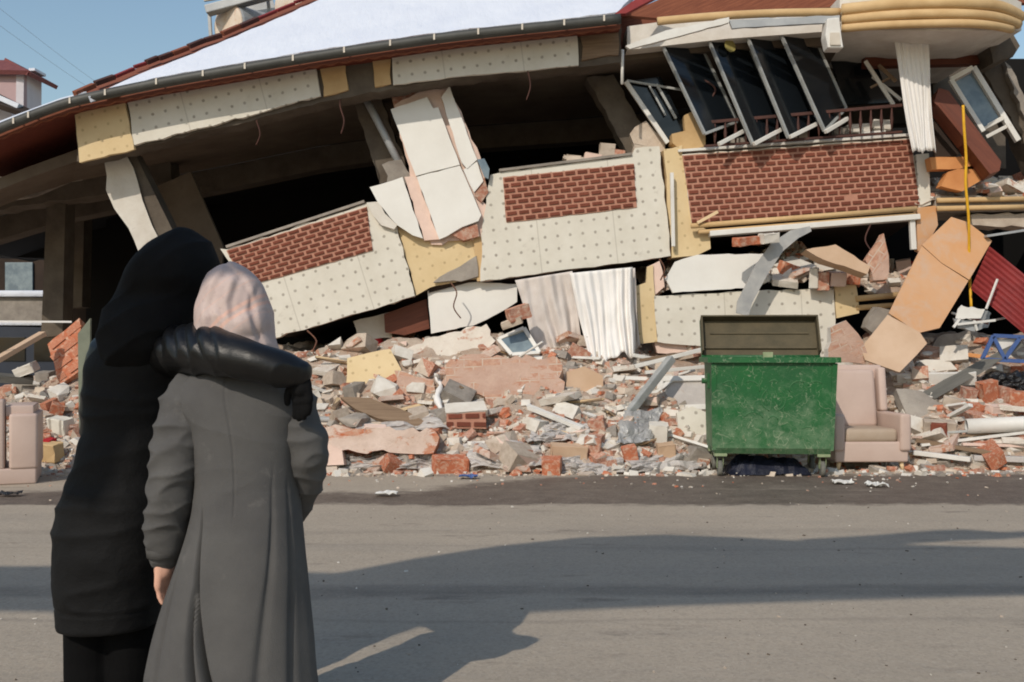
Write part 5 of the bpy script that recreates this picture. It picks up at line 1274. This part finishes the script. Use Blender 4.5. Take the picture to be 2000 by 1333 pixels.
def face_parts(person, L_, Mx, s_):
    for q in (-1,1):
        bm = bmesh.new(); ball(bm, L_(q*.033,.079,.006), (.012*s_,.01*s_,.009*s_), Mx); mesh_obj('eye', bm, m_eye, person, None, True)
    bm = bmesh.new(); ball(bm, L_(0,.089,-.06), (.024*s_,.009*s_,.008*s_), Mx); mesh_obj('lips', bm, m_lip, person, None, True)

def px_rings(tab, Y, dY=0):
    out = []
    for r in tab:
        py, cx, hw, dp = r[:4]; y = Y+(r[4] if len(r) > 4 else 0); k = y/FPX; p = P(cx, py, y); out.append((p.x, p.y, p.z, hw*k, dp*k))
    return out

# --- woman in black, Y about 3.3
YA = 3.32
A = empty('person', (P(215,1200,YA).x, YA, 0), 'person in a long black hooded coat with one arm around the person in grey', 'person')
bm = bmesh.new(); c = P(322,556,YA+.02)
L_, Mx = head(bm, c, 1.0, (.35,1,-.12), Vector((.22,0,0)))
limb(bm, [(c+Vector((-.02,-.02,-.06)),.055), (P(285,650,YA+.0),.062), (P(268,700,YA),.09)], 4)
loft(bm, px_rings([(690,276,60,52),(760,262,66,58),(830,252,60,58),(920,238,70,66),(1010,228,82,72),(1090,224,72,64)], YA), 40)
hipz = P(0,1060,YA).z
for sx, fx in ((-.062,-.13),(.066,.13)):
    x = P(215,0,YA).x
    limb(bm, [(Vector((x+sx*.8,YA,hipz)),.095), (Vector((x+sx,YA+.01,.72)),.085), (Vector((x+sx*1.05,YA+.01,.46)),.058), (Vector((x+sx*1.05,YA-.02,.30)),.056), (Vector((x+sx*1.05,YA-.01,.09)),.04)], 5)
    limb(bm, [(Vector((x+sx*1.05,YA-.02,.06)),.042), (Vector((x+sx*1.1,YA+.08,.05)),.042), (Vector((x+sx*1.15,YA+.15,.04)),.035)], 4)
armA = [P(322,688,YA-.02), P(405,686,3.02), P(495,706,2.92), P(580,730,2.95)]
limb(bm, list(zip(armA, (.056,.05,.040,.028))))
lA = [P(224,700,YA-.02), P(208,830,YA+.05), P(222,930,YA+.22), P(266,955,YA+.3)]
limb(bm, list(zip(lA, (.058,.05,.042,.03))))
hand_s(bm, P(588,736,2.95), (.02,.2,-1), (-.85,.3,-.1), (.5,-.8,0), .35, .84)
hand(bm, P(274,957,YA+.3), (1,.2,-.1), (0,.2,1), (0,1,0), .5)
union('body', bm, .006, m_skin, A, 3)
face_parts(A, L_, Mx, 1.0)
# glove over the visible hand
bm = bmesh.new(); hand_s(bm, P(588,736,2.95), (.02,.2,-1), (-.85,.3,-.1), (.5,-.8,0), .35, .84)
for v in bm.verts: pass
union('glove', bm, .0045, m_hood_black, A, 1, lambda co, q: .004)
# trousers and shoes
bm = bmesh.new(); x = P(215,0,YA).x
for sx in (-.062,.066):
    limb(bm, [(Vector((x+sx*.9,YA,hipz)),.115), (Vector((x+sx,YA+.01,.60)),.098), (Vector((x+sx*1.1,YA,.36)),.082), (Vector((x+sx*1.1,YA-.01,.12)),.075)], 5)
union('trousers', bm, .008, m_trouser, A, 3, lambda co, q: .006*noise.noise((co.x*9, co.y*9, co.z*14)))
for sx in (-.068,.072):
    bm = bmesh.new(); limb(bm, [(Vector((x+sx*1.1,YA-.07,.055)),.05), (Vector((x+sx*1.12,YA+.08,.05)),.052), (Vector((x+sx*1.18,YA+.19,.035)),.033)], 4)
    for v in bm.verts: v.co.z = max(.004, v.co.z)
    mesh_obj('shoe', bm, m_shoe, A, None, True)
# coat
def ridge(x): return (1-abs(x))**3
def quilt(co, q):
    zh = P(0,1178,YA).z
    return -.006*math.exp(-((co.z-zh)/.005)**2) - .005*math.exp(-((co.z-zh-.012)/.003)**2)*.5 + .004*noise.noise((co.x*6, co.y*6, co.z*5)) + .009*(ridge(noise.noise((co.x*3, co.y*3, co.z*11)))-.5) + .002*noise.noise((co.x*26, co.y*26, co.z*30))
bm = bmesh.new()
loft(bm, px_rings([(1218,216,93,96),(1208,216,97,98),(1178,215,102,100),(1100,220,108,106),(1010,228,112,108),(920,242,93,96),(850,253,85,88),(830,255,83,86),(760,262,92,88),(700,274,99,84),(655,290,83,70),(630,304,55,50)], YA), 72, 5)
union('coat', bm, .0085, m_coat_black, A, 3, quilt)
bm = bmesh.new(); pr = []
path = smooth_path(armA, 16); NN = len(path)
for i, p in enumerate(path):
    f = i/(NN-1); r = interp([(0,.092),(.3,.078),(.62,.062),(.9,.052),(1,.043)], f)
    pr.append(r)
capsule(bm, path, pr, 28)
def puff(co, q):
    f_ = (co.x-armA[0].x)/(armA[3].x-armA[0].x)
    s1 = abs(math.sin((co.x+.25*co.z)*62+2.2*noise.noise((co.x*6, co.y*6, co.z*6))))
    return .013*(s1**.6-.7)*sst(-.1,.5,q.z+.15-q.y*.3)*sst(-.05,.1,f_)*sst(.66,.42,f_) + .005*noise.noise((co.x*11, co.y*8, co.z*8)) + .007*(ridge(noise.noise((co.x*12, co.y*6, co.z*7)))-.5)
union('sleeve', bm, .005, m_sleeve_black, A, 1, puff)
bm = bmesh.new(); limb(bm, list(zip(lA, (.092,.085,.075,.055))), 6, 24)
union('sleeve', bm, .008, m_sleeve_black, A, 2, quilt)
bm = bmesh.new(); bmesh.ops.create_uvsphere(bm, u_segments=8, v_segments=6, radius=.004); mesh_obj('rivet', bm, m_pvc, A, Matrix.Translation(P(267,603,YA-.185)), True)
# hood: a deep crown falling into a loose cowl
bm = bmesh.new()
loft(bm, px_rings([(446,366,6,10,.03),(451,365,18,34,.03),(461,360,35,60,.03),(482,353,61,86,.02),(512,345,79,102),(548,334,87,108),(570,324,88,100),(584,316,90,96),(612,304,93,110,-.01),(648,292,90,116,-.02),(684,280,78,106,-.03),(711,268,55,84,-.03),(727,260,30,50,-.03)], YA), 96, 6,
     lambda a, z: .022*math.sin(3*a+9*z)+.016*math.sin(7*a-14*z))
def hoodf(co, q):
    return .011*(ridge(noise.noise((co.x*3+co.z*2, co.y*3, co.z*9-co.x*7)))-.5) + .003*noise.noise((co.x*14, co.y*12, co.z*20))
union('hood', bm, .007, m_hood_black, A, 16, hoodf)

# --- woman in grey, Y about 3.1
YG = 3.10
Gp = empty('person', (P(460,1300,YG).x, YG, 0), 'person in a long grey wool coat and patterned pale pink headscarf', 'person')
bm = bmesh.new(); c = P(452,598,YG+.02)
L_, Mx = head(bm, c, .96, (.25,1,-.08), Vector((-.05,0,0)))
limb(bm, [(c+Vector((0,-.02,-.06)),.05), (P(460,690,YG),.055), (P(462,740,YG),.085)], 4)
loft(bm, px_rings([(745,463,84,50),(800,470,96,60),(860,478,86,60),(930,482,80,58),(1000,482,92,66),(1080,478,100,74),(1130,476,86,66)], YG), 40)
hz = P(0,1110,YG).z; x = P(474,0,YG).x
for sx in (-.085,.085):
    limb(bm, [(Vector((x+sx*.8,YG,hz)),.09), (Vector((x+sx,YG+.01,.5)),.075), (Vector((x+sx,YG,.40)),.056), (Vector((x+sx,YG-.02,.27)),.052), (Vector((x+sx,YG-.01,.08)),.038)], 5)
    limb(bm, [(Vector((x+sx,YG-.02,.055)),.04), (Vector((x+sx*1.05,YG+.08,.045)),.04), (Vector((x+sx*1.1,YG+.14,.035)),.033)], 4)
lG = [P(370,785,YG-.01), P(346,880,YG-.03), P(330,985,YG-.01), P(321,1080,YG+.03)]
limb(bm, list(zip(lG, (.05,.042,.038,.028))))
rG = [P(576,800,YG), P(598,880,YG+.0), P(594,945,YG+.08), P(578,1000,YG+.16)]
limb(bm, list(zip(rG, (.05,.042,.036,.026))))
hand(bm, P(319,1090,YG+.035), (-.02,.06,-1), (.35,.9,0), (-.9,.3,0), .35)
hand(bm, P(574,1008,YG+.18), (-.1,.6,-.8), (-.6,.3,.3), (.7,.4,0), .5)
union('body', bm, .006, m_skin, Gp, 3)
face_parts(Gp, L_, Mx, .96)
for sx in (-.085,.085):
    bm = bmesh.new(); limb(bm, [(Vector((x+sx,YG-.07,.05)),.048), (Vector((x+sx*1.05,YG+.08,.045)),.048), (Vector((x+sx*1.12,YG+.18,.032)),.03)], 4)
    for v in bm.verts: v.co.z = max(.004, v.co.z)
    mesh_obj('shoe', bm, m_shoe, Gp, None, True)
bm = bmesh.new()
def pleat(a, z):
    # a = angle; the back of the coat faces the camera at -90 degrees
    d = (a+math.pi/2+math.pi)%(2*math.pi)-math.pi
    t_ = sst(.84,.70,z)
    w = 0
    for z0, d0, z1, d1, wd, amt in ((.82,-.68,.24,0.0,.034,.36),(.58,-.44,.24,-.20,.03,.30),(.95,.75,.2,.45,.08,.05),(.7,-1.0,.2,-.75,.06,.06),(.9,1.15,.2,1.0,.1,.06)):
        g_ = min(1.25, max(0, (z0-z)/(z0-z1))); c2 = d0+(d1-d0)*g_
        w -= amt*min(1, g_*3)*math.exp(-((d-c2)/(wd*(.5+.6*g_)))**2)
    w -= .03*sst(.74,.82,z)*math.exp(-((d+.02)/.010)**2)
    w += t_*(.025*math.sin(5*a+.6)+.018*math.sin(9*a+1.0))*sst(1.0,.3,z)
    return w
loft(bm, px_rings([(1432,447,180,130),(1380,447,172,122),(1280,450,158,112),(1180,460,140,104),(1080,474,120,96),(1000,482,105,88),(920,482,98,82),(850,478,106,84),(800,470,126,84),(768,464,127,78),(745,463,112,66),(725,462,74,52)], YG), 420, 22, pleat)
def wool(co, q):
    return .007*noise.noise((co.x*8+co.z*5, co.y*8, co.z*17-co.x*10)) + .012*(ridge(noise.noise((co.x*6+co.z*4, co.y*6, co.z*15-co.x*6)))-.5) + .002*noise.noise((co.x*24, co.y*24, co.z*30))
for v in bm.verts:
    q = Vector((v.co.x-x, v.co.y-YG, 0)).normalized()
    v.co += q*(.008*noise.noise((v.co.x*6, v.co.y*6, v.co.z*3)) + .004*(ridge(noise.noise((v.co.x*4, v.co.y*4, v.co.z*9)))-.5)*(1 if v.co.z > .85 else .4))
mesh_obj('coat', bm, m_grey_coat, Gp, None, True)
bm = bmesh.new()
def sl(pts, rs, k=14, wr=.02):
    p_ = smooth_path(pts, k); n_ = len(p_); r_ = [interp(rs, i/(n_-1))*(1+wr*.5*math.sin(i*.62+.8)+wr*.4*math.sin(i*1.13)) for i in range(n_)]
    capsule(bm, p_, r_, 30)
sl(lG, [(0,.088),(.3,.080),(.6,.072),(.9,.062),(1,.050)])
union('sleeve', bm, .0055, m_grey_coat, Gp, 1, wool); bm = bmesh.new()
sl(rG, [(0,.075),(.4,.064),(.8,.052),(1,.040)])
union('sleeve', bm, .0055, m_grey_coat, Gp, 1, wool)
# cuff
bm = bmesh.new(); bm_tube(bm, [lG[3]+Vector((.002,0,.035)), lG[3]+Vector((0,0,.012)), lG[3]+Vector((0,0,-.012))], [.056,.056,.053], 24); mesh_obj('cuff', bm, m_grey_coat, Gp, None, True)
bm = bmesh.new()
loft(bm, px_rings([(516,447,8,10,.02),(522,447,22,26,.02),(540,449,42,50,.02),(568,451,58,68,.02),(604,453,70,78,.02),(640,456,72,78,.01),(668,460,70,74),(695,462,76,70),(718,463,84,66),(728,463,78,56)], YG), 60, 5)
ball(bm, P(480,640,YG-.01), (.07,.11,.075), Matrix.Rotation(R(40),3,'Y'))
def scf(co, q):
    px_ = 1000+co.x/co.y*FPX; py_ = HOR-(co.z-CAMZ)/co.y*FPX
    u_ = px_-interp([(515,446),(540,474),(580,492),(620,500),(670,512),(740,520)], py_)      # the edge of the overlapping layer
    lay = .009*sst(-6, 2, u_) if q.y < .5 else 0
    fold_ = 0
    if q.y < .5:
        for tab, w_, a_ in (([(520,436),(560,412),(600,398),(640,402)],7,.008),([(540,456),(590,440),(640,446),(690,470)],8,.011),([(600,418),(640,438),(690,456)],6,.009),([(560,488),(610,478),(660,496)],7,.008)):
            u2 = px_-interp(tab, py_); on_ = sst(tab[0][0]-8, tab[0][0]+14, py_)*sst(tab[-1][0]+20, tab[-1][0]-10, py_)
            fold_ += a_*on_*(math.exp(-(u2/w_)**2) - .7*math.exp(-((u2-w_*1.6)/w_)**2))
    return lay + .6*fold_ + .007*(ridge(noise.noise((co.x*4+co.z*5, co.y*4, co.z*4-co.x*7)))-.5) + .004*noise.noise((co.x*20, co.y*10, co.z*18))
union('headscarf', bm, .005, m_scarf, Gp, 4, scf)
# ------------------------------------------------------------------ rooftop and background
def tank(px, py, Y, r, label):
    c = P(px, py, Y); t = empty('water_tank', c-Vector((0,0,r)), label, 'water tank', 'rusty rooftop water tanks')
    bm = bmesh.new(); d = Vector((.55,.8,.05)).normalized()
    bm_tube(bm, [c, c+d*.03, c+d*1.3], [r*.96,r,r], 28); mesh_obj('drum', bm, m_grey_sheet, t, None, False)
    bm = bmesh.new(); bm_tube(bm, [c-d*.03, c-d*.02, c-d*.001], [r*.86,r*.95,r*.97], 28); mesh_obj('rusty_end', bm, m_metal_rust, t, None, False)
    return t
tank(447, 50, 15.6, .34, 'rusty round ended water tank over the left slope of the roof')
tank(566, 8, 15.8, .34, 'rusty water tank cut by the top of the photo, right of the other')
fr = empty('tank_frame', P(480,60,16), 'pale metal frame carrying the water tanks over the roof', 'frame')
bar('rail', P(404,22,15.5), P(530,-12,15.5), .2, .13, m_grey_sheet, fr); bar('rail', P(398,-2,15.9), P(520,-22,15.9), .05, .09, m_bracket, fr)
bar('post', P(408,12,15.7), P(412,78,15.7), .05, .05, m_grey_sheet, fr); bar('post', P(522,-12,15.7), P(528,40,15.7), .05, .05, m_grey_sheet, fr)
px_plate('backing_sheet', [(440,12),(530,-10),(545,44),(480,62)], 16.2, .03, m_grey_sheet, fr)
# neighbour house, far left
m_pink = M('pink_house_plaster', lin(176,150,150), lin(166,141,142), 2, .9, .2); m_far_roof = M('faded_red_roof', lin(124,74,72), lin(108,62,62), 4, .8, .2); m_pale = M('pale_house_plaster', lin(206,200,204), lin(196,190,194), 2, .9, .2)
h = empty('house', P(0,250,42), 'pink house with snowy red roof at the left edge', 'house')
def HQ(px, py, Y): return P(px, py, Y)
plate('wall', [HQ(-60,142,42), HQ(46,140,42), HQ(46,260,42), HQ(-60,260,42)], .3, m_pink, h)
plate('side_wall', [HQ(46,140,42), HQ(82,160,44.5), HQ(80,260,44.5), HQ(46,260,42)], .3, m_pale, h)
plate('roof', [HQ(-60,116,43), HQ(8,118,43), HQ(58,138,41.6), HQ(-60,136,41.6)], .18, m_far_roof, h)
plate('roof', [HQ(8,117,43), HQ(58,136,41.6), HQ(112,172,44.8), HQ(60,134,45)], .18, m_far_roof, h)
bar('snow_edge', HQ(62,136,43.2), HQ(84,148,44), .3, .12, m_snow, h)
plate('lower_roof', [HQ(-60,160,40), HQ(0,188,40), HQ(62,212,39.5), HQ(50,222,39), HQ(-60,185,39)], .2, m_dark_wall, h)
bar('snow_edge', HQ(-60,166,39.4), HQ(40,210,39.4), .4, .2, m_snow, h)
plate('lower_wall', [HQ(-60,186,40.2), HQ(20,200,40.2), HQ(30,280,40.2), HQ(-60,280,40.2)], .3, m_pale, h)
# street behind the left end: snow capped wall, shed, dark van roof
w_ = empty('garden_wall', (-11, 22, 0), 'grey garden wall with snow on top, seen under the left end of the ruin', 'wall')
box('wall_body', (-13, 22, 1.25), (11, .3, 2.5), m_concrete, w_); box('snow_cap', (-13, 22, 2.58), (11.1, .55, .14), m_snow, w_, bev=.05)
s_ = empty('shed', (-13, 27, 0), 'dark shed behind the snow capped garden wall', 'shed')
box('wall', (-13, 27, 2.1), (12, 3, 4.2), m_dark_wall, s_); box('roof', (-13, 26.9, 4.3), (12.6, 3.6, .2), m_black_wall, s_)
for i in range(6): box('window', (-16.5+i*1.3, 25.46, 3.2), (.7, .06, .8), m_glass_grey, s_)
v_ = empty('parked_van', (-9.3, 19.2, 0), 'dark blue parked van partly hidden behind the columns', 'van')
m_van = M('dark_blue_car_paint', lin(40,48,64), lin(34,42,58), 3, .35, .05, 30, spec=.5)
bm = bmesh.new()
prof = [(-2.2,.35),(2.2,.35),(2.2,1.0),(1.5,1.15),(.9,1.75),(-2.1,1.8),(-2.2,1.0)]
f_ = [bm.verts.new((x_,-.85,z_)) for x_, z_ in prof]; k_ = [bm.verts.new((x_,.85,z_)) for x_, z_ in prof]
bm.faces.new(f_); bm.faces.new(k_[::-1])
for i in range(7): bm.faces.new((f_[i], f_[(i+1)%7], k_[(i+1)%7], k_[i]))
bmesh.ops.bevel(bm, geom=list(bm.edges), offset=.06, segments=2, affect='EDGES')
VW = Matrix.Translation((-9.3,19.2,0)) @ Matrix.Rotation(R(8),4,'Z'); mesh_obj('body', bm, m_van, v_, VW)
for x_ in (-1.4,1.4):
    for y_ in (-.8,.8):
        bm = bmesh.new(); bm_tube(bm, [(x_,y_-.1,.33),(x_,y_+.1,.33)], .33, 20); mesh_obj('wheel', bm, m_rubber, v_, VW)
for x0,x1 in ((-1.9,-.9),(-.75,.2),(.35,1.0)):
    bm = bmesh.new(); bm_box(bm, ((x0+x1)/2,-.86,1.35), (x1-x0,.02,.45), None, .01); mesh_obj('window', bm, m_glass, v_, VW)
bm = bmesh.new(); bm_box(bm, (-.6,0,1.83), (2.9,1.5,.08), None, .03); mesh_obj('snow_cover', bm, m_snow, v_, VW)
# a glimpse of houses past the right end
h2 = empty('house', P(2010,160,48), 'far house with dark red roof past the right end of the ruin', 'house')
plate('roof', [P(1975,132,48), P(1990,122,49), P(2060,118,49), P(2060,150,47.5), P(1980,150,47.5)], .3, m_far_roof, h2)
plate('wall', [P(1978,150,48), P(2060,150,48), P(2060,420,48), P(1978,420,48)], .4, m_pale, h2)
# overhead wires
for k in range(2):
    a, b = P(-60,-30+k*38,30), P(330,250+k*10,46)
    tube('overhead_wire', smooth_path([a, a.lerp(b,.5)-Vector((0,0,.25)), b], 8), .005, m_alu, None, n=5, label=['upper faint wire crossing the sky at left','lower faint wire crossing the sky at left'][k], cat='wire')

# ------------------------------------------------------------------ unseen shadow caster behind the camera, made up for the road's shadow band
m_caster = M('yellow_caster_paint', lin(220,170,40), lin(204,154,34), 3, .5, .1, 30)
def caster(gx, gy, h):     # the point at height h whose shadow falls on (gx, gy)
    k = h/Ld.z; return Vector((gx+Ld.x*k, gy+Ld.y*k, h))
def gpt(px, py): 
    Y = CAMZ*FPX/(py-HOR); return (px-1000)/FPX*Y, Y
cr = empty('shadow_band_caster', (-13, -4, 0), 'unseen yellow frame added behind the camera to cast the road shadow', 'shadow_caster')
HC = 5.0
up_ = [(-300,1128),(100,1128),(590,1143),(760,1110),(930,1084),(1100,1066),(1270,1060),(1420,1066),(1620,1078),(2000,1088),(2300,1094)]
dn_ = [(-300,1190),(100,1196),(590,1300),(700,1262),(830,1222),(940,1206),(1050,1196),(1270,1186),(1620,1174),(2000,1164),(2300,1158)]
pts = [caster(*gpt(*q), HC) for q in up_] + [caster(*gpt(*q), HC) for q in reversed(dn_)]
plate('band_caster_plate', pts, .25, m_caster, cr, xdir=(1,0,0))  # plate shaped from the outline of the shadow band it casts
st_ = [(1500,1075),(1560,1060),(1700,1052),(1820,1042),(1880,1040),(1960,1046),(2060,1040),(2300,1036)]
st2 = [(2300,1040),(2060,1045),(1960,1054),(1880,1056),(1820,1060),(1700,1068),(1560,1078)]
plate('streak_caster_plate', [caster(*gpt(*q), HC+.3) for q in st_+st2], .1, m_caster, cr, xdir=(1,0,0))  # plate shaped from the thin shadow streak it casts
ca = caster(*gpt(-300,1160), HC)
bar('caster_post', ca+Vector((-.2,0,.1)), (ca.x-2.6, ca.y-.5, 1.2), .5, .5, m_caster, cr)  # made-up support for the caster plates
box('caster_base', (ca.x-3.0, ca.y-.6, .9), (5.2, 2.2, .9), m_caster, cr)
for x_ in (-4.6,-3,-1.4):
    for y_ in (-1.7,.5):
        bm = bmesh.new(); bm_tube(bm, [(ca.x+x_,ca.y+y_-.15,.5),(ca.x+x_,ca.y+y_+.15,.5)], .5, 20); mesh_obj('wheel', bm, m_rubber, cr, None)
